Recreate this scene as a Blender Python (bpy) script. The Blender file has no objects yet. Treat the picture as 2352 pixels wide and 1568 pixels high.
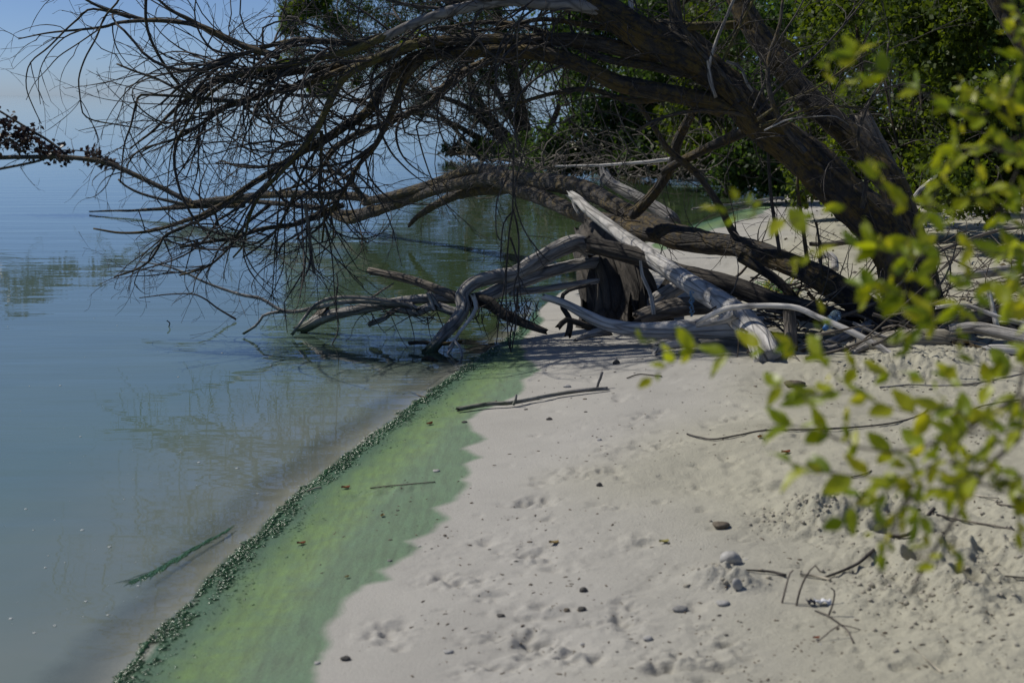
import bpy, math, random
import numpy as np
from mathutils import Vector, Matrix, Quaternion

# ------------------------------------------------------------------ camera, sky, sun, exposure
SC = bpy.context.scene
COL = SC.collection
CAM_H = 1.6
F_PX, CX, CY = 3266.0, 1176.0, 784.0           # a 50 mm lens measured on a 2352 x 1568 grid
PITCH = math.atan2(564.0, F_PX)

cam_d = bpy.data.cameras.new('camera')
cam = bpy.data.objects.new('camera', cam_d)
COL.objects.link(cam)
cam_d.sensor_width = 36.0
cam_d.lens = 36.0 * F_PX / 2352.0
cam_d.clip_start = 0.05
cam_d.clip_end = 30000
cam_d.dof.use_dof = True
cam_d.dof.focus_distance = 9.2
cam_d.dof.aperture_fstop = 4.5
cam.location = (0, 0, CAM_H)
cam.rotation_euler = (math.pi / 2 - PITCH, 0, 0)
SC.camera = cam

SUN_EL = math.radians(50)
SUN_AZ = math.radians(-64)                      # from +Y towards -X: behind the tree, to the left
to_sun = Vector((math.sin(SUN_AZ) * math.cos(SUN_EL), math.cos(SUN_AZ) * math.cos(SUN_EL), math.sin(SUN_EL)))
world = bpy.data.worlds.new('World')
SC.world = world
world.use_nodes = True
wn = world.node_tree
wn.nodes.clear()
sky = wn.nodes.new('ShaderNodeTexSky')
sky.sky_type = 'NISHITA'
sky.sun_disc = False
sky.sun_elevation = SUN_EL
sky.sun_rotation = SUN_AZ
sky.altitude = 0
sky.air_density = 0.46
sky.dust_density = 0.5
sky.ozone_density = 8.0
bg = wn.nodes.new('ShaderNodeBackground')
bg.inputs['Strength'].default_value = 0.078
wo = wn.nodes.new('ShaderNodeOutputWorld')
wn.links.new(sky.outputs[0], bg.inputs[0])
wn.links.new(bg.outputs[0], wo.inputs[0])

sun_d = bpy.data.lights.new('sun', 'SUN')
sun_d.energy = 3.35
sun_d.angle = math.radians(0.53)
sun_d.color = (1.0, 0.95, 0.86)
sun = bpy.data.objects.new('sun', sun_d)
COL.objects.link(sun)
sun.rotation_euler = to_sun.to_track_quat('Z', 'Y').to_euler()
sun.location = (-6, 8, 12)

SC.render.engine = 'CYCLES'
SC.view_settings.view_transform = 'Standard'
SC.view_settings.look = 'None'
SC.view_settings.exposure = 0.13
SC.view_settings.gamma = 1.0
SC.cycles.max_bounces = 6
SC.cycles.diffuse_bounces = 3
SC.cycles.glossy_bounces = 3
SC.cycles.transmission_bounces = 4
SC.cycles.transparent_max_bounces = 12
SC.cycles.caustics_reflective = False
SC.cycles.caustics_refractive = False
SC.cycles.sample_clamp_indirect = 4.0
try:
    SC.cycles.use_denoising = True
    SC.cycles.denoiser = 'OPENIMAGEDENOISE'
    SC.cycles.denoising_prefilter = 'ACCURATE'
except Exception:
    pass

rng = np.random.default_rng(7)
random.seed(7)

# ------------------------------------------------------------------ measured points -> world
CP, SP = math.cos(PITCH), math.sin(PITCH)


def P(x, y, d):
    """the world point seen at grid position x, y when it stands d metres away"""
    r = (x - CX) / F_PX
    u = (CY - y) / F_PX
    return np.array([d * r, d * (CP + u * SP), CAM_H + d * (-SP + u * CP)])


def G(x, y, z=0.0):
    r = (x - CX) / F_PX
    u = (CY - y) / F_PX
    d = (z - CAM_H) / (-SP + u * CP)
    return np.array([d * r, d * (CP + u * SP), z])


# ------------------------------------------------------------------ noise
_T = rng.random((256, 256)).astype(np.float64)


def vnoise(x, y):
    xi = np.floor(x).astype(np.int64)
    yi = np.floor(y).astype(np.int64)
    fx = x - xi
    fy = y - yi
    fx = fx * fx * (3 - 2 * fx)
    fy = fy * fy * (3 - 2 * fy)
    a = _T[xi & 255, yi & 255]
    b = _T[(xi + 1) & 255, yi & 255]
    c = _T[xi & 255, (yi + 1) & 255]
    e = _T[(xi + 1) & 255, (yi + 1) & 255]
    return (a * (1 - fx) + b * fx) * (1 - fy) + (c * (1 - fx) + e * fx) * fy


def fbm(x, y, oct=4, gain=0.5):
    s = 0
    a = 1.0
    t = 0
    for k in range(oct):
        s = s + a * vnoise(x * 2 ** k + 17.3 * k, y * 2 ** k + 9.1 * k)
        t += a
        a *= gain
    return s / t * 2 - 1


def smooth(a, b, x):
    t = np.clip((x - a) / (b - a), 0, 1)
    return t * t * (3 - 2 * t)


def poly_sdf(poly, x, y):
    """signed distance to a closed polygon, positive inside"""
    x = np.asarray(x, float)
    y = np.asarray(y, float)
    n = len(poly)
    d2 = np.full(x.shape, 1e18)
    ins = np.zeros(x.shape, bool)
    for i in range(n):
        ax, ay = poly[i]
        bx, by = poly[(i + 1) % n]
        ex, ey = bx - ax, by - ay
        wx, wy = x - ax, y - ay
        t = np.clip((wx * ex + wy * ey) / (ex * ex + ey * ey + 1e-12), 0, 1)
        d2 = np.minimum(d2, (wx - t * ex) ** 2 + (wy - t * ey) ** 2)
        c = ((ay <= y) & (by > y)) | ((by <= y) & (ay > y))
        xs = ax + (y - ay) / (by - ay + 1e-15) * ex
        ins ^= c & (x < xs)
    return np.where(ins, 1, -1) * np.sqrt(d2)


# ------------------------------------------------------------------ shoreline and ground height
SHORE_PX = [(250, 1580), (370, 1450), (480, 1330), (590, 1225), (700, 1125), (860, 995), (980, 908), (1080, 832), (1150, 788),
            (1210, 738), (1290, 668), (1370, 612), (1450, 572), (1530, 537), (1600, 515), (1680, 490), (1760, 463), (1810, 446),
            (1765, 432), (1600, 418), (1400, 397), (1200, 378), (1090, 362), (1030, 351), (1005, 343)]
_sh = [G(x, y)[:2] for x, y in SHORE_PX]
_d0 = _sh[0] - _sh[3]
_d0 = _d0 / np.linalg.norm(_d0)
LAND = [_sh[0] + _d0 * 30, _sh[0] + _d0 * 4] + _sh + [np.array([3.0, 50.0]), np.array([30.0, 110.0]), np.array([200.0, 300.0]),
                                   np.array([900.0, 300.0]), np.array([900.0, -60.0])]
LAND = [(float(a[0]), float(a[1])) for a in LAND]


def base_h(x, y):
    s = poly_sdf(LAND, x, y)
    s = s + 0.035 * fbm(x * 2.1, y * 2.1, 2)
    up = 0.5 * (1 - np.exp(-np.maximum(s, 0) / 6.0)) + 0.004 * np.maximum(s - 12, 0)
    dn = -0.9 * (1 - np.exp(np.minimum(s, 0) / 6.5))
    return np.where(s > 0, np.minimum(up, 4), dn), s


_FEAT = []
_MOUND = []
_HOLES = []
_SCUFF = []


def height(x, y):
    x = np.asarray(x, float)
    y = np.asarray(y, float)
    z, s = base_h(x, y)
    land = smooth(0.0, 0.5, s)
    dry = smooth(0.9, 2.2, s + 0.5 * fbm(x * 0.9, y * 0.9, 3))
    z = z + land * (0.03 * fbm(x * 0.7 + 4, y * 0.7, 3)) + dry * 0.055 * fbm(x * 1.3 + 9, y * 1.3 + 3, 3)
    near = smooth(26, 12, y)
    z = z + near * dry * (0.012 * fbm(x * 7, y * 7, 4, 0.6))
    pock = smooth(-.05, .35, fbm(x * 1.9 + 31, y * 1.9 + 11, 2)) * near * smooth(.45, .8, s)
    z = z + pock * (.0065 * fbm(x * 15, y * 15, 3, .6) - .002) - near * smooth(.6, .9, s) * .008 * np.maximum(fbm(x * 9 + 50, y * 9 + 8, 2) - .42, 0) * 4
    rough = np.zeros_like(z)
    for cx, cy, r, a in _FEAT:
        q = np.exp(-(((x - cx) ** 2 + (y - cy) ** 2) / (r * r)))
        rough = rough + a * q
    if _FEAT:
        lump = fbm(x * 10 + 3, y * 10, 4, 0.55) + .45 * np.maximum(fbm(x * 28, y * 28 + 5, 2), 0)
        z = z + rough * (lump * .52 + .10 * fbm(x * 48, y * 48, 2))
    for cx, cy, r, a in _SCUFF:
        m = (np.abs(x - cx) < 4 * r) & (np.abs(y - cy) < 4 * r)
        if m.any():
            dx, dy = x[m] - cx, y[m] - cy
            q = np.exp(-((dx ** 2 + dy ** 2) / (r * r)))
            z[m] += a * q * (fbm(x[m] * 22, y[m] * 22, 2, 0.6) * 1.4 - 0.5)
    for cx, cy, rx, ry, a in _HOLES:
        m = (np.abs(x - cx) < 4 * rx) & (np.abs(y - cy) < 4 * ry)
        if m.any():
            q = ((x[m] - cx) / rx) ** 2 + ((y[m] - cy) / ry) ** 2
            z[m] += -a * np.exp(-q ** 2) + 0.35 * a * np.exp(-((np.sqrt(q) - 1.5) / 0.35) ** 2)
    for cx, cy, rx, ry, a in _MOUND:
        m = (np.abs(x - cx) < 4 * rx) & (np.abs(y - cy) < 4 * ry)
        if m.any():
            q = ((x[m] - cx) / rx) ** 2 + ((y[m] - cy) / ry) ** 2
            z[m] += a * np.exp(-q) * (1 + 0.6 * fbm(x[m] * 30, y[m] * 30, 3, 0.7))
    return z


def gz(x, y):
    return float(height(np.array([float(x)]), np.array([float(y)]))[0])


def GG(x, y, lift=0.0):
    """the ground point seen at grid position x, y"""
    z = 0.1
    for _ in range(8):
        p = G(x, y, z)
        z = 0.5 * z + 0.5 * gz(p[0], p[1])
    p = G(x, y, z)
    p[2] = gz(p[0], p[1]) + lift
    return p


def feat_setup():
    for x, y, r, a in [(2000, 1195, .30, .055), (1880, 1195, .14, .05), (2150, 1275, .26, .05), (2290, 1300, .30, .04),
                       (1660, 1338, .10, .04), (2060, 862, .30, .05), (1960, 872, .2, .05), (2260, 1450, .35, .018),
                       (2320, 1160, .3, .03), (2180, 1010, .3, .014), (2050, 1360, .2, .015), (2300, 900, .35, .02), (1790, 1190, .12, .035),
                       (2100, 1340, .22, .03), (2230, 1360, .2, .04)]:
        p = GG(x, y)
        _F2.append((p[0], p[1], r, a))
    for x, y, rx, ry, a in [(2110, 1290, .042, .05, .075), (2182, 1280, .04, .05, .07), (2218, 1325, .036, .045, .07), (2060, 1218, .07, .06, .05)]:
        p = GG(x, y)
        _H2.append((p[0], p[1], rx, ry, a))
    for x, y, rx, ry, a in [(1648, 1340, .085, .07, .06), (1705, 1350, .05, .05, .035), (1985, 1170, .22, .14, .05), (1880, 1185, .10, .07, .04),
                            (2290, 1262, .16, .12, .04), (2060, 850, .35, .25, .05), (2260, 830, .5, .3, .05), (2010, 1275, .12, .08, .035)]:
        p = GG(x, y)
        _M2.append((p[0], p[1], rx, ry, a))
    for x, y, r, a in [(1480, 955, .09, .02), (1530, 1020, .10, .02), (1235, 1150, .08, .016), (1205, 1270, .09, .02), (1390, 1080, .09, .018), (1340, 1090, .08, .012),
                       (1280, 1085, .07, .012), (1050, 1330, .08, .014), (1130, 1362, .07, .016), (890, 1450, .09, .018), (1215, 1465, .08, .03), (1310, 1500, .08, .014),
                       (1250, 1400, .08, .02), (1000, 1330, .06, .014), (1560, 1520, .08, .02), (1180, 1520, .07, .016), (1330, 1300, .06, .014), (1460, 1240, .08, .016),
                       (1120, 1240, .07, .014), (860, 1130, .08, .012), (1410, 1165, .05, .012), (1250, 1150, .06, .014), (1690, 960, .1, .014), (1790, 1000, .12, .012),
                       (1500, 1330, .06, .01), (1680, 1515, .07, .018), (950, 1120, .06, .01), (1760, 1120, .1, .012), (1600, 1120, .09, .01), (1370, 1430, .06, .014)]:
        p = GG(x, y)
        _S2.append((p[0], p[1], r, a))


_F2, _H2, _M2, _S2 = [], [], [], []
feat_setup()
_rs = np.random.default_rng(77)
for _k in range(75):
    _x, _y = _rs.uniform(900, 2330), _rs.uniform(900, 1560)
    _p = GG(_x, _y)
    if poly_sdf(LAND, _p[:1], _p[1:2])[0] > .75:
        _S2.append((_p[0], _p[1], .025 + .04 * _rs.random(), .007 + .009 * _rs.random()))
_FEAT += _F2
_HOLES += _H2
_MOUND += _M2
_SCUFF += _S2


# height table for quick lookups when things are set down
_TX, _TY, _TS = -3.2, 2.4, .02
_tnx, _tny = 460, 640
_tab = height(np.repeat((_TX + np.arange(_tnx) * _TS)[:, None], _tny, 1).ravel(), np.repeat((_TY + np.arange(_tny) * _TS)[None, :], _tnx, 0).ravel()).reshape(_tnx, _tny)
_gz_exact = gz


def gz(x, y):
    fx, fy = (x - _TX) / _TS, (y - _TY) / _TS
    i, j = int(math.floor(fx)), int(math.floor(fy))
    if 0 <= i < _tnx - 1 and 0 <= j < _tny - 1:
        u, v = fx - i, fy - j
        return float((_tab[i, j] * (1 - u) + _tab[i + 1, j] * u) * (1 - v) + (_tab[i, j + 1] * (1 - u) + _tab[i + 1, j + 1] * u) * v)
    return _gz_exact(x, y)


# ------------------------------------------------------------------ materials
def M(name):
    m = bpy.data.materials.new(name)
    m.use_nodes = True
    nt = m.node_tree
    nt.nodes.clear()
    out = nt.nodes.new('ShaderNodeOutputMaterial')

    def N(t, ins=None, **kw):
        n = nt.nodes.new(t)
        for k, v in kw.items():
            setattr(n, k, v)
        for k, v in (ins or {}).items():
            if hasattr(v, 'is_output') or hasattr(v, 'links'):
                nt.links.new(v, n.inputs[k])
            else:
                n.inputs[k].default_value = v
        return n

    return m, nt, N, out


def ramp(N, fac, stops):
    n = N('ShaderNodeValToRGB', {0: fac})
    cr = n.color_ramp
    while len(cr.elements) < len(stops):
        cr.elements.new(0.5)
    for e, (p, c) in zip(cr.elements, stops):
        e.position = p
        e.color = (c, c, c, 1) if not hasattr(c, '__len__') else (*c, 1)
    return n.outputs[0]


def mixc(N, f, a, b, bt='MIX'):
    n = N('ShaderNodeMix', data_type='RGBA', blend_type=bt)
    nt = n.id_data
    for i, v in ((0, f), (6, a), (7, b)):
        if hasattr(v, 'links'):
            nt.links.new(v, n.inputs[i])
        else:
            n.inputs[i].default_value = v if (i == 0 or len(v) == 4) else (*v, 1)
    return n.outputs[2]


def math_n(N, op, a, b=0.0, clamp=False):
    n = N('ShaderNodeMath', {0: a, 1: b}, operation=op)
    n.use_clamp = clamp
    return n.outputs[0]


def wood_mat(name, dark, light, lichen=0.0, lichen_col=(.20, .115, .016), streak=1.0, rough=0.85, bump=0.6, fine=1.0, algae=None):
    m, nt, N, out = M(name)
    at = N('ShaderNodeAttribute', attribute_name='bk').outputs['Vector']
    mp = N('ShaderNodeMapping', {0: at, 3: (34 * fine, 34 * fine, 34 * fine / (1 + 4.5 * streak))}).outputs[0]
    n1 = N('ShaderNodeTexNoise', {'Vector': mp, 'Scale': 1.0, 'Detail': 6.0, 'Roughness': .66, 'Distortion': .5}).outputs[0]
    n2 = N('ShaderNodeTexNoise', {'Vector': at, 'Scale': 5.0, 'Detail': 3.0}).outputs[0]
    f = math_n(N, 'ADD', math_n(N, 'MULTIPLY', n1, .75), math_n(N, 'MULTIPLY', n2, .35))
    c = ramp(N, f, [(.42, dark), (.66, light)])
    vor = N('ShaderNodeTexVoronoi', {'Vector': mp, 'Scale': .55}, feature='DISTANCE_TO_EDGE').outputs[0]
    crack = ramp(N, vor, [(0.0, .42), (.12, 1.0)])
    c = mixc(N, 1.0, c, crack, 'MULTIPLY')
    if lichen > 0:
        geo = N('ShaderNodeNewGeometry')
        pos = geo.outputs['Position']
        l1 = N('ShaderNodeTexNoise', {'Vector': pos, 'Scale': 5.5, 'Detail': 5.0, 'Roughness': .7}).outputs[0]
        l2 = N('ShaderNodeTexNoise', {'Vector': pos, 'Scale': 38.0, 'Detail': 3.0}).outputs[0]
        lm = math_n(N, 'ADD', math_n(N, 'MULTIPLY', l1, .75), math_n(N, 'MULTIPLY', l2, .4))
        t = .66 - .13 * lichen
        lm = ramp(N, lm, [(t - .02, 0.0), (t + .12, 1.0)])
        lc = mixc(N, l2, lichen_col, (lichen_col[0] * .55, lichen_col[1] * .75, lichen_col[2]))
        c = mixc(N, math_n(N, 'MULTIPLY', lm, .62), c, lc)
    if algae is not None:
        geo2 = N('ShaderNodeNewGeometry')
        sz = N('ShaderNodeSeparateXYZ', {0: geo2.outputs['Position']}).outputs[2]
        an = N('ShaderNodeTexNoise', {'Vector': geo2.outputs['Position'], 'Scale': 18.0, 'Detail': 3.0}).outputs[0]
        zz = math_n(N, 'ADD', sz, math_n(N, 'MULTIPLY', an, -.08))
        am = N('ShaderNodeMapRange', {0: zz, 1: algae, 2: algae - .07, 3: 0.0, 4: .9}).outputs[0]
        c = mixc(N, am, c, (.045, .075, .025))
    b = N('ShaderNodeBump', {'Height': math_n(N, 'MULTIPLY', n1, crack), 'Strength': bump, 'Distance': .035})
    bs = N('ShaderNodeBsdfPrincipled', {'Base Color': c, 'Roughness': rough, 'Normal': b.outputs[0]})
    nt.links.new(bs.outputs[0], out.inputs[0])
    return m


def flat_mat(name, c1, c2, scale=20.0, rough=.8, bump=.3, spec=.5):
    m, nt, N, out = M(name)
    tc = N('ShaderNodeTexCoord').outputs['Object']
    n1 = N('ShaderNodeTexNoise', {'Vector': tc, 'Scale': scale, 'Detail': 4.0, 'Roughness': .6}).outputs[0]
    c = ramp(N, n1, [(.35, c1), (.68, c2)])
    b = N('ShaderNodeBump', {'Height': n1, 'Strength': bump, 'Distance': .01})
    bs = N('ShaderNodeBsdfPrincipled', {'Base Color': c, 'Roughness': rough, 'Normal': b.outputs[0], 'Specular IOR Level': spec})
    nt.links.new(bs.outputs[0], out.inputs[0])
    return m


def leaf_mat(name, c1, c2, trans=.5, rough=.4, tint=(1.25, 1.1, .35)):
    m, nt, N, out = M(name)
    oi = N('ShaderNodeNewGeometry')
    pos = oi.outputs['Position']
    at = N('ShaderNodeAttribute', attribute_name='lr').outputs['Fac']
    n1 = N('ShaderNodeTexNoise', {'Vector': pos, 'Scale': 1.3, 'Detail': 2.0}).outputs[0]
    f = math_n(N, 'ADD', math_n(N, 'MULTIPLY', at, .6), math_n(N, 'MULTIPLY', n1, .4))
    c = ramp(N, f, [(.2, c1), (.8, c2)])
    d = N('ShaderNodeBsdfPrincipled', {'Base Color': c, 'Roughness': rough, 'Specular IOR Level': .35})
    tcol = mixc(N, 1.0, c, tint, 'MULTIPLY')
    tcol = mixc(N, 1.0, tcol, (1.9, 1.9, 1.9), 'MULTIPLY')
    t = N('ShaderNodeBsdfTranslucent', {0: tcol})
    mx = N('ShaderNodeMixShader', {0: trans, 1: d.outputs[0], 2: t.outputs[0]})
    nt.links.new(mx.outputs[0], out.inputs[0])
    return m


def sand_mat():
    m, nt, N, out = M('sand')
    pos = N('ShaderNodeNewGeometry').outputs['Position']
    alg = N('ShaderNodeAttribute', attribute_name='algae').outputs['Fac']
    dry = N('ShaderNodeAttribute', attribute_name='dry').outputs['Fac']
    sd = N('ShaderNodeAttribute', attribute_name='shore').outputs['Fac']
    n1 = N('ShaderNodeTexNoise', {'Vector': pos, 'Scale': 2.2, 'Detail': 6.0, 'Roughness': .6}).outputs[0]
    n2 = N('ShaderNodeTexNoise', {'Vector': pos, 'Scale': 90.0, 'Detail': 5.0, 'Roughness': .7}).outputs[0]
    n3 = N('ShaderNodeTexNoise', {'Vector': pos, 'Scale': 420.0, 'Detail': 2.0}).outputs[0]
    wetc = ramp(N, n1, [(.3, (.350, .338, .310)), (.7, (.420, .406, .372))])
    dryc = ramp(N, n1, [(.3, (.36, .345, .272)), (.7, (.46, .44, .345))])
    c = mixc(N, dry, wetc, dryc)
    g = ramp(N, n3, [(.3, .82), (.7, 1.12)])
    c = mixc(N, 1.0, c, g, 'MULTIPLY')
    # dark mineral streaks in the dry sand
    n4 = N('ShaderNodeTexNoise', {'Vector': pos, 'Scale': 3.1, 'Detail': 7.0, 'Roughness': .68, 'Distortion': .6}).outputs[0]
    ds = math_n(N, 'MULTIPLY', ramp(N, n4, [(.60, 0.0), (.70, 1.0)]), math_n(N, 'MULTIPLY', dry, .5))
    c = mixc(N, ds, c, (.13, .125, .12))
    # specks of dark litter
    vo = N('ShaderNodeTexVoronoi', {'Vector': pos, 'Scale': 26.0, 'Randomness': 1.0}).outputs['Distance']
    vs = N('ShaderNodeTexNoise', {'Vector': pos, 'Scale': 7.0}).outputs[0]
    spk = math_n(N, 'MULTIPLY', ramp(N, vo, [(.06, 1.0), (.10, 0.0)]), ramp(N, vs, [(.50, 0.0), (.56, .75)]))
    c = mixc(N, spk, c, (.06, .05, .04))
    # algae film left by the water
    a1 = N('ShaderNodeTexNoise', {'Vector': pos, 'Scale': 5.0, 'Detail': 5.0, 'Roughness': .65, 'Distortion': .8}).outputs[0]
    a2 = N('ShaderNodeTexNoise', {'Vector': pos, 'Scale': 130.0, 'Detail': 4.0, 'Roughness': .7}).outputs[0]
    edge = N('ShaderNodeMapRange', {0: math_n(N, 'ADD', alg, math_n(N, 'MULTIPLY', math_n(N, 'SUBTRACT', a2, .5), .03)), 1: -.012, 2: .024, 3: 0.0, 4: 1.0}).outputs[0]
    thick = N('ShaderNodeMapRange', {0: sd, 1: 0.0, 2: .36, 3: 1.0, 4: .0}).outputs[0]
    mid = ramp(N, math_n(N, 'ADD', sd, math_n(N, 'MULTIPLY', a1, .16)), [(.16, 0.0), (.25, 1.0), (.36, .9), (.5, 0.15)])
    a3 = N('ShaderNodeTexNoise', {'Vector': pos, 'Scale': 14.0, 'Detail': 6.0, 'Roughness': .7}).outputs[0]
    mid = math_n(N, 'MULTIPLY', mid, ramp(N, a3, [(.32, .3), (.62, 1.0)]))
    gcol = mixc(N, mid, (.075, .165, .092), (.150, .270, .050))
    gcol = mixc(N, 1.0, gcol, ramp(N, a2, [(.3, .68), (.7, 1.2)]), 'MULTIPLY')
    smp = N('ShaderNodeMapping', {0: pos, 2: (0, 0, -.75), 3: (34, 5, 1)}).outputs[0]
    a4 = N('ShaderNodeTexNoise', {'Vector': smp, 'Scale': 1.0, 'Detail': 5.0, 'Roughness': .65}).outputs[0]
    gcol = mixc(N, 1.0, gcol, ramp(N, a4, [(.34, .72), (.62, 1.16)]), 'MULTIPLY')
    a5 = N('ShaderNodeTexVoronoi', {'Vector': pos, 'Scale': 55.0}).outputs['Distance']
    a6 = ramp(N, N('ShaderNodeTexNoise', {'Vector': pos, 'Scale': 9.0, 'Detail': 3.0}).outputs[0], [(.46, 0.0), (.6, .7)])
    gcol = mixc(N, math_n(N, 'MULTIPLY', ramp(N, a5, [(.10, 1.0), (.2, 0.0)]), a6), gcol, (.02, .05, .028))
    gcol = mixc(N, math_n(N, 'MULTIPLY', thick, ramp(N, a2, [(.3, .35), (.65, 1.0)])), gcol, (.035, .105, .052))
    ga = math_n(N, 'MULTIPLY', edge, math_n(N, 'ADD', .80, math_n(N, 'MULTIPLY', thick, .18)))
    c = mixc(N, ga, c, gcol)
    sh = math_n(N, 'ADD', math_n(N, 'MULTIPLY', n2, math_n(N, 'ADD', .5, dry)), math_n(N, 'MULTIPLY', a2, math_n(N, 'MULTIPLY', edge, thick)))
    b = N('ShaderNodeBump', {'Height': sh, 'Strength': .5, 'Distance': .016})
    rg = math_n(N, 'SUBTRACT', .92, math_n(N, 'MULTIPLY', math_n(N, 'MULTIPLY', edge, thick), .5))
    bs = N('ShaderNodeBsdfPrincipled', {'Base Color': c, 'Roughness': rg, 'Normal': b.outputs[0], 'Specular IOR Level': .35})
    nt.links.new(bs.outputs[0], out.inputs[0])
    return m


def water_mat():
    m, nt, N, out = M('lake water')
    pos = N('ShaderNodeNewGeometry').outputs['Position']
    dep = N('ShaderNodeAttribute', attribute_name='depth').outputs['Fac']
    m1 = N('ShaderNodeMapping', {0: pos, 3: (.55, 2.4, 1)}).outputs[0]
    m2 = N('ShaderNodeMapping', {0: pos, 3: (2.2, 9.0, 1)}).outputs[0]
    w1 = N('ShaderNodeTexNoise', {'Vector': m1, 'Scale': 1.0, 'Detail': 3.0, 'Roughness': .5}).outputs[0]
    w2 = N('ShaderNodeTexNoise', {'Vector': m2, 'Scale': 1.0, 'Detail': 2.0}).outputs[0]
    am = N('ShaderNodeTexNoise', {'Vector': pos, 'Scale': .22, 'Detail': 2.0}).outputs[0]
    am = ramp(N, am, [(.38, .25), (.62, 1.0)])
    hgt = math_n(N, 'ADD', math_n(N, 'MULTIPLY', w1, .014), math_n(N, 'MULTIPLY', math_n(N, 'MULTIPLY', w2, am), .0026))
    b = N('ShaderNodeBump', {'Height': hgt, 'Strength': 1.0, 'Distance': .42}).outputs[0]
    fr = N('ShaderNodeFresnel', {'IOR': 1.5, 'Normal': b}).outputs[0]
    gl = N('ShaderNodeBsdfGlossy', {'Color': (1, 1, 1, 1), 'Roughness': .02, 'Normal': b}).outputs[0]
    t1 = N('ShaderNodeTexNoise', {'Vector': pos, 'Scale': .9, 'Detail': 4.0, 'Roughness': .6, 'Distortion': .5}).outputs[0]
    deep = ramp(N, t1, [(.3, (.112, .176, .166)), (.7, (.130, .198, .178))])
    shal = ramp(N, t1, [(.3, (.150, .190, .175)), (.7, (.19, .222, .195))])
    mc = mixc(N, N('ShaderNodeMapRange', {0: dep, 1: .05, 2: .16, 3: 0.0, 4: 1.0}).outputs[0], shal, deep)
    gm = N('ShaderNodeAttribute', attribute_name='tree_shade').outputs['Fac']
    mc = mixc(N, gm, mc, (.050, .080, .038))  # tree reflection and shade painted in as a darker green
    df = N('ShaderNodeBsdfDiffuse', {0: mc}).outputs[0]
    tr = N('ShaderNodeBsdfTransparent', {0: (.93, .97, .95, 1)}).outputs[0]
    t2 = N('ShaderNodeTexNoise', {'Vector': pos, 'Scale': 6.0, 'Detail': 4.0, 'Roughness': .65}).outputs[0]
    dd = math_n(N, 'ADD', dep, math_n(N, 'MULTIPLY', math_n(N, 'SUBTRACT', t2, .5), .02))
    mk = N('ShaderNodeMapRange', {0: dd, 1: .003, 2: .036, 3: .05, 4: .96}).outputs[0]
    body = N('ShaderNodeMixShader', {0: mk, 1: tr, 2: df}).outputs[0]
    sf = N('ShaderNodeMixShader', {0: fr, 1: body, 2: gl}).outputs[0]
    nt.links.new(sf, out.inputs[0])
    return m


MAT = {}
MAT['sand'] = sand_mat()
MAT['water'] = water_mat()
MAT['bark'] = wood_mat('dark bark', (.013, .011, .010), (.050, .043, .037), lichen=.85, streak=.8, bump=1.0, fine=.8)
MAT['bark_low'] = wood_mat('dark bark of the fallen trunk', (.014, .012, .011), (.050, .044, .039), lichen=.75, streak=.8, bump=1.0, fine=.9)
MAT['limb'] = wood_mat('limb bark', (.026, .023, .020), (.095, .084, .074), lichen=.7, streak=.6, bump=.6, fine=1.4)
MAT['lichen_limb'] = wood_mat('lichened limb bark', (.03, .026, .02), (.09, .078, .06), lichen=1.35, streak=.6, bump=.6, fine=1.4, lichen_col=(.20, .145, .022))
MAT['twig'] = wood_mat('twig bark', (.036, .030, .026), (.10, .088, .078), streak=.5, bump=.2, fine=2)
MAT['pale'] = wood_mat('bleached driftwood', (.38, .365, .34), (.68, .655, .615), streak=1.6, bump=.5, fine=1.1)
MAT['grey'] = wood_mat('grey driftwood', (.18, .17, .158), (.50, .475, .44), streak=1.3, bump=.8, fine=1.1, algae=.06)
MAT['stump'] = wood_mat('brown stump wood', (.028, .024, .020), (.10, .085, .068), streak=2.0, bump=1.2, fine=.7)
MAT['smooth'] = wood_mat('smooth grey bark', (.16, .15, .145), (.26, .25, .245), streak=.3, bump=.2, fine=.7)
MAT['brown'] = wood_mat('brown driftwood', (.09, .075, .06), (.24, .21, .175), streak=1.3, bump=.8, fine=1.1)
MAT['cream'] = wood_mat('cream driftwood', (.34, .30, .22), (.58, .53, .42), streak=1.0, bump=.4, fine=.8)
MAT['deadleaf'] = leaf_mat('dead brown leaves', (.025, .016, .014), (.05, .03, .024), trans=.15, tint=(1, .8, .6))
MAT['leaf_near'] = leaf_mat('bright shrub leaf', (.075, .11, .012), (.15, .17, .018), trans=.5, rough=.45, tint=(1.2, 1.05, .25))
MAT['leaf_a'] = leaf_mat('shrub foliage', (.034, .064, .011), (.080, .118, .016), trans=.5, rough=.55)
MAT['leaf_b'] = leaf_mat('dark foliage', (.024, .052, .015), (.060, .105, .020), trans=.42, rough=.55, tint=(1.1, 1.1, .5))
MAT['leaf_w'] = leaf_mat('willow foliage', (.060, .095, .042), (.125, .160, .045), trans=.45, rough=.45, tint=(1.1, 1.1, .6))


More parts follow.
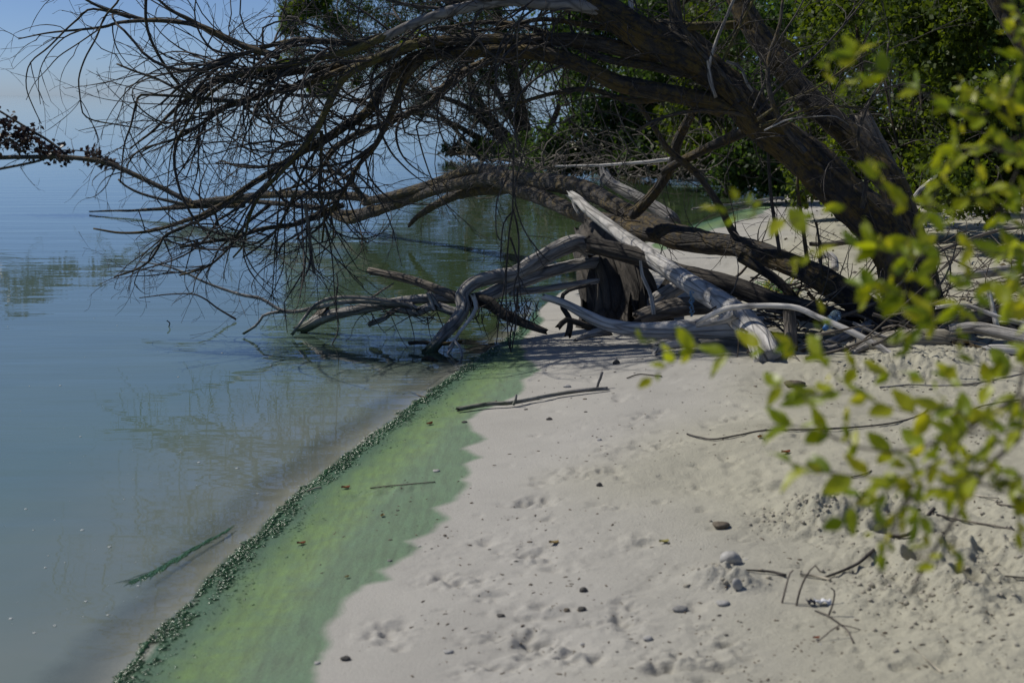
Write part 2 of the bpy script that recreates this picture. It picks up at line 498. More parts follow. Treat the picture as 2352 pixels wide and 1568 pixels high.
# ------------------------------------------------------------------ mesh helpers
def mesh_obj(name, V, Q, mat, parent=None, origin=None, attrs=None, smooth_sh=True, vec=None, tris=None):
    V = np.asarray(V, np.float64)
    Q = np.asarray(Q, np.int64).reshape(-1, 4) if Q is not None and len(Q) else np.zeros((0, 4), np.int64)
    T = np.asarray(tris, np.int64).reshape(-1, 3) if tris is not None and len(tris) else np.zeros((0, 3), np.int64)
    me = bpy.data.meshes.new(name)
    if origin is None:
        origin = np.zeros(3)
    origin = np.asarray(origin, float)
    me.vertices.add(len(V))
    me.vertices.foreach_set('co', (V - origin).astype(np.float32).ravel())
    nq, ntr = len(Q), len(T)
    me.loops.add(nq * 4 + ntr * 3)
    me.loops.foreach_set('vertex_index', np.concatenate([Q.ravel(), T.ravel()]).astype(np.int32))
    me.polygons.add(nq + ntr)
    ls = np.concatenate([np.arange(nq) * 4, nq * 4 + np.arange(ntr) * 3]).astype(np.int32)
    me.polygons.foreach_set('loop_start', ls)
    me.update(calc_edges=True)
    me.validate()
    if smooth_sh:
        me.polygons.foreach_set('use_smooth', np.ones(len(me.polygons), bool))
    for k, a in (attrs or {}).items():
        at = me.attributes.new(k, 'FLOAT', 'POINT')
        at.data.foreach_set('value', np.asarray(a, np.float32))
    if vec is not None:
        at = me.attributes.new('bk', 'FLOAT_VECTOR', 'POINT')
        at.data.foreach_set('vector', np.asarray(vec, np.float32).ravel())
    me.materials.append(mat)
    o = bpy.data.objects.new(name, me)
    COL.objects.link(o)
    if parent is not None:
        o.parent = parent
        o.location = Vector(origin) - parent['_w'] if False else Vector(origin - np.array(parent_loc(parent)))
    else:
        o.location = Vector(origin)
    WLOC[o.name] = np.array(origin, float)
    return o


WLOC = {}


def parent_loc(o):
    return WLOC.get(o.name, np.zeros(3))


def tag(o, label=None, cat=None, group=None, kind=None):
    if label:
        o['label'] = label
    if cat:
        o['category'] = cat
    if group:
        o['group'] = group
    if kind:
        o['kind'] = kind
    return o


def thing(name, loc, label, cat, group=None):
    o = bpy.data.objects.new(name, None)
    COL.objects.link(o)
    o.empty_display_size = .1
    o.location = Vector(loc)
    WLOC[o.name] = np.array(loc, float)
    return tag(o, label, cat, group)


def catmull(pts, vals, n):
    pts = np.asarray(pts, float)
    vals = np.asarray(vals, float)
    if len(pts) == 2:
        pts = np.array([pts[0], (pts[0] + pts[1]) / 2, pts[1]])
        vals = np.array([vals[0], (vals[0] + vals[1]) / 2, vals[1]])
    seg = np.linalg.norm(np.diff(pts, axis=0), axis=1)
    cum = np.concatenate([[0], np.cumsum(seg)])
    t = np.linspace(0, cum[-1], n)
    k = np.clip(np.searchsorted(cum, t, 'right') - 1, 0, len(pts) - 2)
    u = ((t - cum[k]) / np.maximum(seg[k], 1e-9))[:, None]
    ext = np.vstack([2 * pts[0] - pts[1], pts, 2 * pts[-1] - pts[-2]])
    p0, p1, p2, p3 = ext[k], ext[k + 1], ext[k + 2], ext[k + 3]
    out = 0.5 * (2 * p1 + (p2 - p0) * u + (2 * p0 - 5 * p1 + 4 * p2 - p3) * u ** 2 + (3 * p1 - p0 - 3 * p2 + p3) * u ** 3)
    v = np.interp(t, cum, vals)
    return out, v, t


class Tubes:
    """collects tapered tubes of one part"""

    def __init__(self):
        self.V, self.Q, self.A, self.n = [], [], [], 0

    def add(self, pts, rad, sides=5, n=None, amp=0.0, resample=True, vs=0.0, knob=0.0, flat=None, cap=True):
        pts = np.asarray(pts, float)
        if np.isscalar(rad):
            rad = np.full(len(pts), rad)
        if resample:
            if n is None:
                n = max(4, len(pts) * 3)
            c, r, t = catmull(pts, rad, n)
        else:
            c, r = pts, np.asarray(rad, float)
            t = np.concatenate([[0], np.cumsum(np.linalg.norm(np.diff(c, axis=0), axis=1))])
        n = len(c)
        tan = np.gradient(c, axis=0)
        tan /= np.linalg.norm(tan, axis=1)[:, None] + 1e-12
        ref = np.array([0, 0, 1.0]) if abs(tan[0][2]) < .9 else np.array([1.0, 0, 0])
        nrm = np.zeros_like(c)
        v = ref - tan[0] * ref.dot(tan[0])
        nrm[0] = v / np.linalg.norm(v)
        for i in range(1, n):
            v = nrm[i - 1] - tan[i] * nrm[i - 1].dot(tan[i])
            nrm[i] = v / (np.linalg.norm(v) + 1e-12)
        bi = np.cross(tan, nrm)
        a = np.arange(sides) / sides * 2 * math.pi
        ca, sa = np.cos(a), np.sin(a)
        rr = np.repeat(r[:, None], sides, 1)
        if knob > 0:
            kk = fbm(t * 6 + vs * 3.1, np.full_like(t, vs * 1.7), 3)
            rr = rr * (1 + knob * kk)[:, None]
        if amp > 0:
            R = r.mean()
            nz = fbm((ca[None, :] * R * 14 + t[:, None] * 3 + vs * 7), (sa[None, :] * R * 14 + t[:, None] * 1.3 + vs * 3), 3, .6) + .6 * fbm((ca[None, :] * R * 46 + t[:, None] * 9 + vs * 7), (sa[None, :] * R * 46 + t[:, None] * 2.3 + vs * 3), 2, .6)
            ridge = fbm(a[None, :] * sides / 6.28 * .8 + vs + 0 * t[:, None], t[:, None] * 2.2, 2)
            rr = rr * (1 + amp * (nz + .6 * ridge))
        off = nrm[:, None, :] * (ca[None, :] * rr)[:, :, None] + bi[:, None, :] * (sa[None, :] * rr)[:, :, None]
        if flat is not None:
            off[:, :, 2] *= flat
        if sides >= 12 and amp > 0:
            jr = np.random.default_rng(int(vs * 1000) % 9973)
            off[0] += tan[0] * (jr.normal(0, .55, sides) * r[0])[:, None]
            off[-1] += tan[-1] * (jr.normal(0, .55, sides) * r[-1])[:, None]
        V = (c[:, None, :] + off).reshape(-1, 3)
        A = np.stack([(ca[None, :] * r[:, None]), (sa[None, :] * r[:, None]), np.repeat(t[:, None], sides, 1)], -1).reshape(-1, 3) + vs * 1.37
        i = np.arange(n - 1)[:, None] * sides
        j = np.arange(sides)[None, :]
        j2 = (j + 1) % sides
        q = np.stack([i + j, i + j2, i + sides + j2, i + sides + j], -1).reshape(-1, 4)
        base = self.n
        self.V.append(V)
        self.A.append(A)
        self.Q.append(q + base)
        self.n += len(V)
        if cap:
            for ring, cc, tt in ((0, c[0], t[0]), ((n - 1) * sides, c[-1], t[-1])):
                self.V.append(cc[None])
                self.A.append(np.array([[0, 0, tt + vs]]))
                ci = self.n
                self.n += 1
                jj = np.arange(0, sides - 1, 2) if sides % 2 == 0 else None
                if jj is not None:
                    self.Q.append(np.stack([base + ring + jj, base + ring + jj + 1, base + ring + (jj + 2) % sides, np.full_like(jj, ci)], -1))
        return c, r

    def build(self, name, mat, parent=None, origin=None):
        return mesh_obj(name, np.concatenate(self.V), np.concatenate(self.Q), mat, parent, origin, vec=np.concatenate(self.A))


def tri_blob(seed, nu=8, nv=5, rough=.2):
    """a lumpy closed pebble shape of about unit radius"""
    r = np.random.default_rng(seed)
    V, Q = [], []
    ph = r.random(6) * 6
    for i in range(1, nv):
        th = math.pi * i / nv
        for j in range(nu):
            a = 2 * math.pi * j / nu
            k = 1 + rough * (math.sin(a * 2 + ph[0]) * math.sin(th * 2 + ph[1]) + .6 * math.sin(a * 3 + ph[2] + th * 2) + .4 * (r.random() - .5))
            V.append((k * math.sin(th) * math.cos(a), k * math.sin(th) * math.sin(a), k * math.cos(th)))
    for i in range(nv - 2):
        for j in range(nu):
            Q.append((i * nu + j, (i + 1) * nu + j, (i + 1) * nu + (j + 1) % nu, i * nu + (j + 1) % nu))
    top = len(V)
    V += [(0, 0, 1), (0, 0, -1)]
    T = []
    for j in range(nu):
        T.append((j, (j + 1) % nu, top))
        T.append(((nv - 2) * nu + (j + 1) % nu, (nv - 2) * nu + j, top + 1))
    return np.array(V), np.array(Q), np.array(T)


# ------------------------------------------------------------------ the ground: one sheet, finer where the picture looks closer
def fan_grid(ys, us):
    X = us[None, :] * (ys[:, None] + 1.5)
    Y = np.repeat(ys[:, None], len(us), 1)
    return X.ravel(), Y.ravel()


def grid_quads(nr, nc):
    i = np.arange(nr - 1)[:, None] * nc
    j = np.arange(nc - 1)[None, :]
    return np.stack([i + j, i + j + 1, i + nc + j + 1, i + nc + j], -1).reshape(-1, 4)


ys = np.concatenate([np.linspace(-6, 3.3, 60)[:-1], 1 / np.linspace(1 / 3.3, 1 / 28.0, 560)[:-1], np.geomspace(28, 900, 70)])
us = np.concatenate([-np.geomspace(6, .42, 30)[:-1], np.linspace(-.42, .42, 780), np.geomspace(.42, 6, 30)[1:]])
# rows behind y=0 need a positive width
ysw = np.maximum(ys, 1.5)
X = (us[None, :] * (ysw[:, None] + .2)).ravel()
Y = np.repeat(ys[:, None], len(us), 1).ravel()
Z = height(X, Y)
_, S = base_h(X, Y)
ALG_PX = [(1245, 668), (1210, 735), (1150, 785), (1080, 830), (980, 905), (860, 990), (700, 1120), (590, 1222), (480, 1328), (260, 1575), (0, 1800),
          (600, 1800), (735, 1590), (728, 1540), (735, 1500), (760, 1470), (758, 1440), (790, 1410), (800, 1375), (830, 1355), (840, 1345), (895, 1330), (868, 1310), (905, 1290), (975, 1254), (935, 1242),
          (1000, 1222), (1032, 1190), (1008, 1165), (1045, 1150), (1072, 1122), (1062, 1102), (1075, 1085), (1068, 1065), (1102, 1050), (1062, 1030), (1110, 1008), (1085, 985), (1078, 965), (1100, 950),
          (1150, 925), (1190, 905), (1205, 872), (1245, 850), (1215, 828), (1198, 800), (1205, 772), (1250, 738), (1235, 712), (1255, 695), (1300, 665), (1350, 645), (1340, 630), (1290, 660)]
ALG = [tuple(GG(x, y)[:2]) for x, y in ALG_PX]
ALG2 = [tuple(GG(x, y)[:2]) for x, y in [(1500, 560), (1560, 520), (1640, 498), (1700, 483), (1760, 465), (1800, 470), (1740, 492), (1680, 515), (1600, 540), (1520, 575)]]
aa = poly_sdf(ALG, X, Y)
aa = aa + .028 * fbm(X * 5 + 3, Y * 5, 2) + .012 * fbm(X * 15, Y * 15, 3)
ab = poly_sdf(ALG2, X, Y) + .1 * fbm(X * 3, Y * 3, 3)
wetland = np.where(S < .05, np.maximum(aa, .02), aa)
alg = np.clip(np.maximum(aa, ab), -1, 1)
dry = smooth(.9, 2.0, S + .5 * fbm(X * .9, Y * .9, 3))
sand = mesh_obj('sand_beach', np.stack([X, Y, Z], 1), grid_quads(len(ys), len(us)), MAT['sand'], attrs={'algae': alg, 'dry': dry, 'shore': np.clip(S, -1, 5)})
tag(sand, kind='structure')

yw = np.concatenate([np.linspace(-6, 3, 12)[:-1], 1 / np.linspace(1 / 3.0, 1 / 60.0, 260)[:-1], np.geomspace(60, 20000, 40)])
uw = np.concatenate([-np.geomspace(8, .5, 16)[:-1], np.linspace(-.5, .5, 300), np.geomspace(.5, 8, 16)[1:]])
yww = np.maximum(yw, 1.5)
XW = (uw[None, :] * (yww[:, None] + .2)).ravel()
YW = np.repeat(yw[:, None], len(uw), 1).ravel()
dpt = -height(XW, YW)
water = mesh_obj('lake_water', np.stack([XW, YW, np.zeros_like(XW)], 1), grid_quads(len(yw), len(uw)), MAT['water'], attrs={'depth': dpt, 'tree_shade': smooth(-1.9, -.7, XW + .05 * (YW - 9) + .45 * fbm(XW * .6, YW * .35, 3)) * smooth(7.4, 9.2, YW + .6 * fbm(XW * .9 + 7, YW * .9, 2))})
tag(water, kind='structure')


# ------------------------------------------------------------------ traced wood
def PL(pts, d0, d1=None, lift=0):
    """grid polyline with depth running from d0 to d1"""
    n = len(pts)
    xy = np.array([p[:2] for p in pts], float)
    L = np.concatenate([[0], np.cumsum(np.linalg.norm(np.diff(xy, axis=0), axis=1))])
    t = L / L[-1]
    d1 = d0 if d1 is None else d1
    out = []
    for k, p in enumerate(pts):
        d = p[3] if len(p) > 3 else d0 + (d1 - d0) * t[k]
        out.append(P(p[0], p[1], d))
    return np.array(out)


def W(pts, w0, w1, d0, d1=None):
    """radii in metres from widths on the grid (a third value sets the width, a fourth the depth)"""
    xy = np.array([p[:2] for p in pts], float)
    L = np.concatenate([[0], np.cumsum(np.linalg.norm(np.diff(xy, axis=0), axis=1))])
    t = L / L[-1]
    d1 = d0 if d1 is None else d1
    out = []
    for k, p in enumerate(pts):
        d = p[3] if len(p) > 3 else d0 + (d1 - d0) * t[k]
        w = p[2] if len(p) > 2 and p[2] > 0 else w0 + (w1 - w0) * t[k]
        out.append(w * d / F_PX / 2)
    return np.array(out)


def limb(parent, name, pts, w0, w1, d0, d1, mat, sides=10, amp=.06, knob=.08, n=None, origin=None, vs=None):
    tb = Tubes()
    p3 = PL(pts, d0, d1)
    r = W(pts, w0, w1, d0, d1)
    L = np.linalg.norm(np.diff(p3, axis=0), axis=1).sum()
    if n is None:
        n = int(min(160, max(8, L / .04)))
    vs = random.random() * 20 if vs is None else vs
    c, rr = tb.add(p3, r, sides=sides, n=n, amp=amp, vs=vs, knob=knob)
    o = tb.build(name, mat, parent)
    return c, rr, o



# ------------------------------------------------------------------ twig growth
CURL = 5.0


def grow(p0, dir0, length, n, droop, wander, r):
    p = np.array(p0, float)
    d = np.array(dir0, float)
    d /= np.linalg.norm(d)
    step = length / (n - 1)
    pts = [p.copy()]
    w = r.normal(0, 1, 3) * wander
    ax = r.normal(0, 1, 3) * np.array([.5, 1.0, .5])
    ax *= CURL * r.random() / np.linalg.norm(ax)
    for i in range(n - 1):
        w = .6 * w + .6 * wander * r.normal(0, 1, 3)
        if r.random() < .13:
            d = d + r.normal(0, .38, 3)
        d = d + w * .5 + np.array([0, 0, -droop]) * step + np.cross(ax, d) * step
        d /= np.linalg.norm(d)
        p = p + d * step
        pts.append(p.copy())
    return np.array(pts)


def sprout(tb, c, rr, r, count, lo, hi, length, rad, droop=.6, wander=.12, spread=.7, lev=2, back=.0, nseg=9, minz=.05, sub=(3, 6)):
    """side twigs along the centre line c, mostly running on in its direction"""
    N = len(c)
    for k in range(count):
        i = int(N * (lo + (hi - lo) * r.random()))
        i = min(max(i, 0), N - 2)
        t = c[i + 1] - c[i]
        t = t / (np.linalg.norm(t) + 1e-9)
        side = r.normal(0, 1, 3)
        side[1] *= .8
        d = t * (1 - back * 2 * r.random()) + side * spread * (.5 + .8 * r.random())
        L = length * (.45 + .9 * r.random())
        rd = min(rad * (.7 + .6 * r.random()), rr[i] * .7)
        pts = grow(c[i], d, L, nseg, droop * (.3 + 1.4 * r.random()), wander, r)
        if pts[:, 2].min() < minz:
            pts = pts[pts[:, 2] > minz]
            if len(pts) < 4:
                continue
        rads = np.linspace(rd, max(rd * .32, .0011), len(pts)) * (1 + .16 * r.normal(0, 1, len(pts)).clip(-1.5, 2))
        tb.add(pts, rads, sides=4 if rd < .006 else 6, resample=False, cap=False)
        if lev > 0:
            sprout(tb, pts, rads, r, int(r.integers(*sub)), .15, .97, length * (.48 if lev > 1 else .4), rd * .55, droop, wander * 1.2, spread * 1.05, lev - 1, back, max(5, nseg - 2), minz, sub)


# ------------------------------------------------------------------ the leaning tree
tree_loc = GG(2105, 752)
DT = 8.6
tree = thing('leaning_tree', tree_loc, 'dark bare tree leaning far out over the water with a hanging tangle of twigs', 'tree')
R1 = np.random.default_rng(11)
main_c, main_r, _ = limb(tree, 'trunk', [(2125, 800, 0, 8.35), (2101, 725), (2066, 605), (2001, 505), (1916, 425), (1841, 352), (1766, 295), (1701, 232), (1626, 162), (1536, 110), (1451, 62), (1376, 12), (1290, -50), (1180, -120)],
                         112, 54, 8.6, 9.0, MAT['bark'], sides=44, amp=.20, knob=.06, n=320)
limb(tree, 'trunk', [(2150, 790, 0, 8.5), (2118, 640), (2062, 450), (2001, 365), (1936, 298), (1870, 240), (1812, 172), (1751, 98), (1701, 10), (1660, -80)], 78, 48, 8.8, 9.4, MAT['bark'], sides=22, amp=.12, n=160)
limb(tree, 'broken_stem', [(2140, 740), (2092, 545), (2042, 405), (2000, 312), (1978, 268)], 70, 44, 8.95, 9.2, MAT['brown'], sides=18, amp=.16, n=90)
for rp, ra, rb in [([(2112, 720, 0, 8.55), (2085, 760, 0, 8.4), (2040, 795, 0, 8.15), (1990, 822, 0, 7.95)], 56, 12), ([(2118, 730, 0, 8.5), (2120, 790, 0, 8.2), (2128, 830, 0, 7.9), (2120, 858, 0, 7.75)], 54, 12),
                   ([(2125, 720, 0, 8.6), (2170, 770, 0, 8.4), (2230, 800, 0, 8.1), (2300, 815, 0, 7.95)], 52, 10), ([(2130, 700, 0, 8.8), (2190, 730, 0, 8.8), (2260, 745, 0, 8.7), (2340, 750, 0, 8.6)], 44, 10), ([(2105, 700, 0, 8.8), (2060, 735, 0, 8.9), (2000, 742, 0, 9.0)], 40, 12)]:
    limb(tree, 'root', rp, ra, rb, 8.5, 8.0, MAT['bark'], sides=14, amp=.18)
LIMBS = []


def tl(name, pts, w0, w1, d0, d1, mat='limb', sides=10, grp='m', amp=.07):
    c, rr, o = limb(tree, name, pts, w0, w1, d0, d1, MAT[mat], sides=sides, amp=amp, knob=.1)
    LIMBS.append((c, rr, grp))


tl('limb', [(1668, 250), (1576, 222), (1496, 208), (1416, 190), (1351, 158), (1276, 128), (1176, 118), (1063, 120), (963, 128), (925, 150), (905, 172), (883, 196), (868, 220), (850, 250), (825, 272), (788, 292), (743, 322), (688, 352), (638, 386), (575, 425), (525, 460), (475, 490), (425, 507), (350, 530), (280, 535), (215, 525)], 46, 4, 8.8, 9.6, 'bark', 14)
tl('limb', [(1560, 130), (1460, 120), (1350, 95), (1260, 92), (1176, 93), (1075, 92), (975, 97), (935, 110), (900, 126), (838, 142), (800, 149), (713, 161), (620, 166), (530, 172), (475, 196), (430, 226), (390, 262), (350, 302), (300, 340)], 40, 4, 9.0, 9.3, 'limb', 12)
tl('limb', [(1420, 35), (1330, 12), (1240, 8), (1176, 0), (1100, 12), (1025, 28), (950, 55), (886, 84)], 34, 20, 8.9, 8.9, 'smooth', 12, amp=.03)
tl('limb', [(890, 82), (860, 95), (800, 118), (725, 134), (663, 148), (588, 161), (540, 178), (490, 210), (450, 250), (420, 300), (385, 350)], 20, 3, 8.9, 9.2, 'lichen_limb', 10)
tl('limb', [(880, 84), (820, 98), (760, 96), (700, 92), (640, 100), (580, 118), (530, 135), (470, 165), (420, 195), (370, 240)], 17, 3, 8.95, 9.1)
tl('limb', [(960, 100), (925, 110), (863, 136), (813, 160), (788, 181), (770, 208), (755, 240), (738, 275), (728, 298), (700, 333), (675, 360), (640, 402), (600, 442), (572, 500), (560, 560), (535, 592)], 24, 4, 9.0, 9.1, 'lichen_limb', 10)
tl('limb', [(838, 148), (800, 157), (738, 180), (688, 200), (625, 213), (588, 226), (550, 232), (500, 259), (440, 300), (400, 320), (320, 346), (290, 382)], 18, 3, 9.1, 9.3)
tl('limb', [(1330, 150), (1230, 125), (1150, 132), (1100, 150), (1050, 176), (1018, 202), (988, 238), (938, 260), (900, 278), (838, 300), (808, 313), (770, 342), (740, 382), (700, 420), (640, 440)], 30, 5, 9.2, 9.7)
tl('limb', [(980, 125), (945, 160), (925, 190), (913, 225), (898, 262), (880, 300), (858, 340), (825, 378), (800, 420), (770, 470), (735, 520), (690, 552)], 20, 4, 9.2, 9.4)
tl('limb', [(640, 130), (575, 112), (525, 90), (465, 62), (425, 53), (350, 47), (275, 52), (240, 62), (190, 68), (110, 76), (42, 90)], 17, 2.4, 9.0, 9.3, grp='s')
tl('branch', [(335, 47), (290, 35), (240, 20), (200, 1), (160, -30)], 9, 5, 9.2, 9.2, sides=8, grp='s')
tl('branch', [(470, 64), (430, 42), (400, 28), (370, 5), (340, -25)], 10, 5, 9.1, 9.1, sides=8, grp='s')
tl('branch', [(338, -30), (335, 0), (337, 60), (360, 120), (400, 180), (425, 206), (445, 222)], 8, 6, 9.0, 9.2, sides=8, grp='s')
tl('branch', [(280, -20), (270, 5), (240, 40), (222, 85), (195, 135), (181, 180), (183, 215), (187, 246), (194, 266), (220, 278), (260, 285), (320, 295)], 5, 3, 9.1, 9.2, sides=6, grp='s')
tl('branch', [(300, 42), (250, 27), (205, 22), (178, 45), (155, 65), (110, 110), (75, 138), (62, 165), (61, 205), (76, 245), (95, 285)], 6, 2, 9.2, 9.3, sides=6, grp='s')
tl('branch', [(190, 68), (150, 85), (118, 115), (96, 150), (88, 190), (93, 240)], 4, 1.6, 9.2, 9.3, sides=6, grp='s')
tl('branch', [(235, 62), (180, 100), (135, 130), (108, 160), (80, 190), (60, 230)], 3.5, 1.6, 9.25, 9.3, sides=6, grp='s')
tl('branch', [(545, 234), (480, 228), (420, 222), (340, 218), (320, 221), (312, 240), (300, 290), (286, 330), (280, 380), (276, 420)], 9, 3, 9.1, 9.0, sides=8, grp='s')
tl('branch', [(470, 240), (430, 218), (360, 181), (312, 165), (268, 147)], 8, 4, 9.0, 9.0, sides=8, grp='s')
tl('branch', [(790, 470), (735, 490), (680, 515), (600, 526), (540, 546), (475, 556), (413, 568)], 13, 7, 9.4, 9.3, sides=8)
tl('branch', [(560, 445), (470, 500), (400, 530), (375, 545), (365, 566), (342, 600), (310, 620), (262, 636)], 9, 4, 9.2, 9.1, sides=8)
tl('branch', [(620, 470), (560, 520), (520, 575), (480, 610), (440, 625), (412, 632)], 8, 4, 9.2, 9.2, sides=8)
tl('branch', [(680, 440), (640, 520), (600, 562), (557, 592)], 8, 4.5, 9.1, 9.1, sides=8)
tl('branch', [(738, 300), (737, 380), (733, 432), (745, 490), (740, 556)], 9, 5, 9.1, 9.1, sides=8)
tl('branch', [(700, 415), (745, 436), (762, 500), (765, 545), (755, 566), (722, 592)], 5, 3, 9.1, 9.0, sides=6)
tl('dead_strip', [(700, 470), (709, 520), (714, 580), (722, 627)], 9, 8, 9.0, 9.0, 'brown', sides=8)
tl('branch', [(645, 430), (640, 480), (632, 555), (628, 640), (622, 692)], 4, 2, 9.0, 9.0, sides=6)
tl('branch', [(660, 440), (655, 480), (652, 600), (640, 642), (612, 700)], 4, 2, 9.1, 9.0, sides=6)
# the part of the crown above the picture, whose shadow falls on the sand
for pts, w0 in [([(1290, -50), (1150, -110), (1000, -150), (850, -190), (700, -200), (560, -170), (420, -120)], 40), ([(1376, 10), (1300, -120), (1240, -260), (1120, -380), (980, -450)], 44),
                ([(1560, 100), (1540, -40), (1500, -180), (1420, -320), (1330, -420)], 36), ([(1700, 0), (1640, -150), (1560, -300), (1500, -420)], 44), ([(1290, -60), (1180, -240), (1020, -320), (860, -360)], 26),
                ([(1660, -80), (1720, -240), (1760, -380)], 34), ([(1300, -60), (1000, -350), (700, -600), (400, -750), (100, -850)], 34), ([(1180, -120), (900, -300), (600, -420), (300, -480), (60, -500)], 26),
                ([(1240, -260), (1000, -600), (800, -900), (600, -1050)], 30), ([(900, -500), (640, -700), (350, -950)], 18)]:
    tl('limb', pts, w0, 6, 9.0, 9.1, 'limb', 8, grp='o')
# strands hanging in front of the arch
for pts in [[(1180, 330), (1178, 452), (1177, 487), (1170, 530), (1165, 592), (1162, 667), (1165, 745), (1170, 800)], [(1178, 480), (1188, 520), (1192, 560), (1190, 620), (1196, 680)],
            [(1177, 487), (1158, 510), (1152, 550), (1150, 600)], [(1172, 545), (1187, 590), (1192, 620), (1180, 665), (1186, 730), (1176, 800)], [(1168, 400), (1150, 440), (1140, 470), (1141, 540), (1160, 555)],
            [(1200, 360), (1182, 440), (1200, 520), (1240, 580), (1262, 600)], [(1165, 592), (1158, 660), (1148, 720), (1140, 790)], [(1190, 660), (1184, 720), (1172, 770), (1175, 830)]]:
    tl('hanging_twig', pts, 4.5, 2.6, 9.0, 8.9, 'twig', 6, grp='h')
# crossing stems in front of the thicket
tl('limb', [(1592, 255), (1556, 325), (1546, 375), (1501, 445), (1456, 492)], 22, 26, 9.4, 10.3, 'bark_low', 12, grp='x')
tl('limb', [(1716, 300), (1626, 340), (1551, 378), (1520, 395)], 26, 18, 9.0, 9.6, 'bark_low', 12, grp='x')
tl('limb', [(1440, 205), (1461, 232), (1501, 290), (1536, 345), (1601, 400), (1651, 470), (1676, 520), (1700, 560)], 12, 20, 9.2, 9.6, 'limb', 10, grp='x')
tl('limb', [(1640, 120), (1560, 60), (1500, 58), (1440, 62)], 26, 18, 9.4, 9.2, 'limb', 10, grp='x')
tl('limb', [(1830, 120), (1740, 62), (1640, 60), (1540, 62)], 24, 18, 9.6, 9.2, 'lichen_limb', 10, grp='x')
tl('branch', [(1446, -20), (1452, 30), (1462, 46)], 12, 12, 8.9, 8.9, 'pale', 8, grp='x')
tl('branch', [(1626, 140), (1636, 200), (1645, 225), (1628, 170), (1640, 110), (1668, 40), (1690, -10)], 8, 7, 8.7, 8.7, 'grey', 8, grp='x')
tl('branch', [(1660, 140), (1690, 80), (1710, 40), (1730, 0), (1742, -30)], 9, 6, 8.7, 8.7, 'lichen_limb', 8, grp='x')
tl('branch', [(1668, 142), (1700, 155), (1715, 190), (1730, 212)], 8, 6, 8.65, 8.65, 'grey', 8, grp='x')
tl('branch', [(1735, 265), (1790, 200), (1850, 150), (1910, 90), (1970, 20), (2000, -20)], 7, 4, 8.6, 8.7, 'twig', 6, grp='f')
tl('branch', [(1740, 275), (1800, 235), (1870, 205), (1930, 165), (1990, 120)], 8, 4, 8.5, 8.5, 'lichen_limb', 6, grp='f')
tl('branch', [(1745, 290), (1800, 270), (1860, 250), (1930, 245), (2010, 250)], 8, 5, 8.5, 8.6, 'lichen_limb', 6, grp='f')
tl('branch', [(1730, 250), (1760, 180), (1780, 110), (1830, 30), (1860, -30)], 6, 3, 8.6, 8.6, 'twig', 6, grp='f')
tl('branch', [(1755, 300), (1810, 275), (1870, 268), (1920, 268), (1950, 288)], 4, 2.5, 8.45, 8.4, 'grey', 6, grp='f')

for pts, w0, w1, d0, d1 in [([(1640, 175), (1560, 165), (1480, 150), (1390, 135), (1300, 95), (1200, 60), (1100, 52), (1000, 70)], 24, 6, 8.9, 9.3), ([(1560, 215), (1480, 232), (1420, 225), (1350, 205), (1270, 215), (1180, 240), (1100, 262)], 17, 5, 9.0, 9.4),
                            ([(1760, 285), (1690, 260), (1600, 255), (1530, 268), (1460, 300)], 16, 5, 8.7, 8.9), ([(1850, 350), (1800, 290), (1770, 220), (1765, 140), (1790, 60), (1800, -20)], 15, 6, 8.5, 8.5), ([(1500, 90), (1420, 70), (1330, 55), (1240, 45), (1150, 65), (1060, 75)], 20, 5, 9.0, 9.2),
                            ([(1980, 480), (1990, 400), (1970, 330), (1990, 250), (2030, 180), (2040, 100)], 12, 4, 8.5, 8.6), ([(1700, 235), (1660, 170), (1600, 110), (1560, 40), (1540, -20)], 14, 6, 8.7, 8.8)]:
    tl('limb', pts, w0, w1, d0, d1, 'limb', 10, grp='y')
twigs = Tubes()
for c, rr, g in LIMBS:
    L = np.linalg.norm(np.diff(c, axis=0), axis=1).sum()
    if g == 'm':
        k = int(3 + 3.0 * L)
        sprout(twigs, c, rr, R1, k, .18, .98, .66, .0075, droop=.75, wander=.15, spread=.85, lev=2, nseg=14, minz=.12, sub=(2, 4))
    elif g == 'y':
        sprout(twigs, c, rr, R1, int(5 + 4 * L), .15, .98, .5, .005, droop=.4, wander=.14, spread=.9, lev=2, nseg=10, minz=.12, sub=(2, 4))
    elif g == 'o':
        sprout(twigs, c, rr, R1, int(3 + 2.6 * L), .2, .98, .8, .009, droop=.5, wander=.12, spread=.8, lev=1, nseg=10, minz=2.3, sub=(2, 4))
    elif g == 's':
        sprout(twigs, c, rr, R1, int(2 + 2.2 * L), .15, .98, .42, .0036, droop=.9, wander=.09, spread=.8, lev=1, nseg=12, minz=.12, sub=(1, 3))
    elif g == 'f':
        sprout(twigs, c, rr, R1, 9, .1, .95, .45, .0035, droop=.1, wander=.10, spread=.45, lev=1, nseg=8, sub=(2, 4))
    elif g == 'x':
        sprout(twigs, c, rr, R1, 5, .1, .95, .4, .0035, droop=.4, wander=.15, spread=.9, lev=1, nseg=8, sub=(2, 4))
    elif g == 'h':
        sprout(twigs, c, rr, R1, 4, .3, .95, .22, .0022, droop=2.0, wander=.15, spread=.5, lev=1, nseg=7, sub=(1, 3))
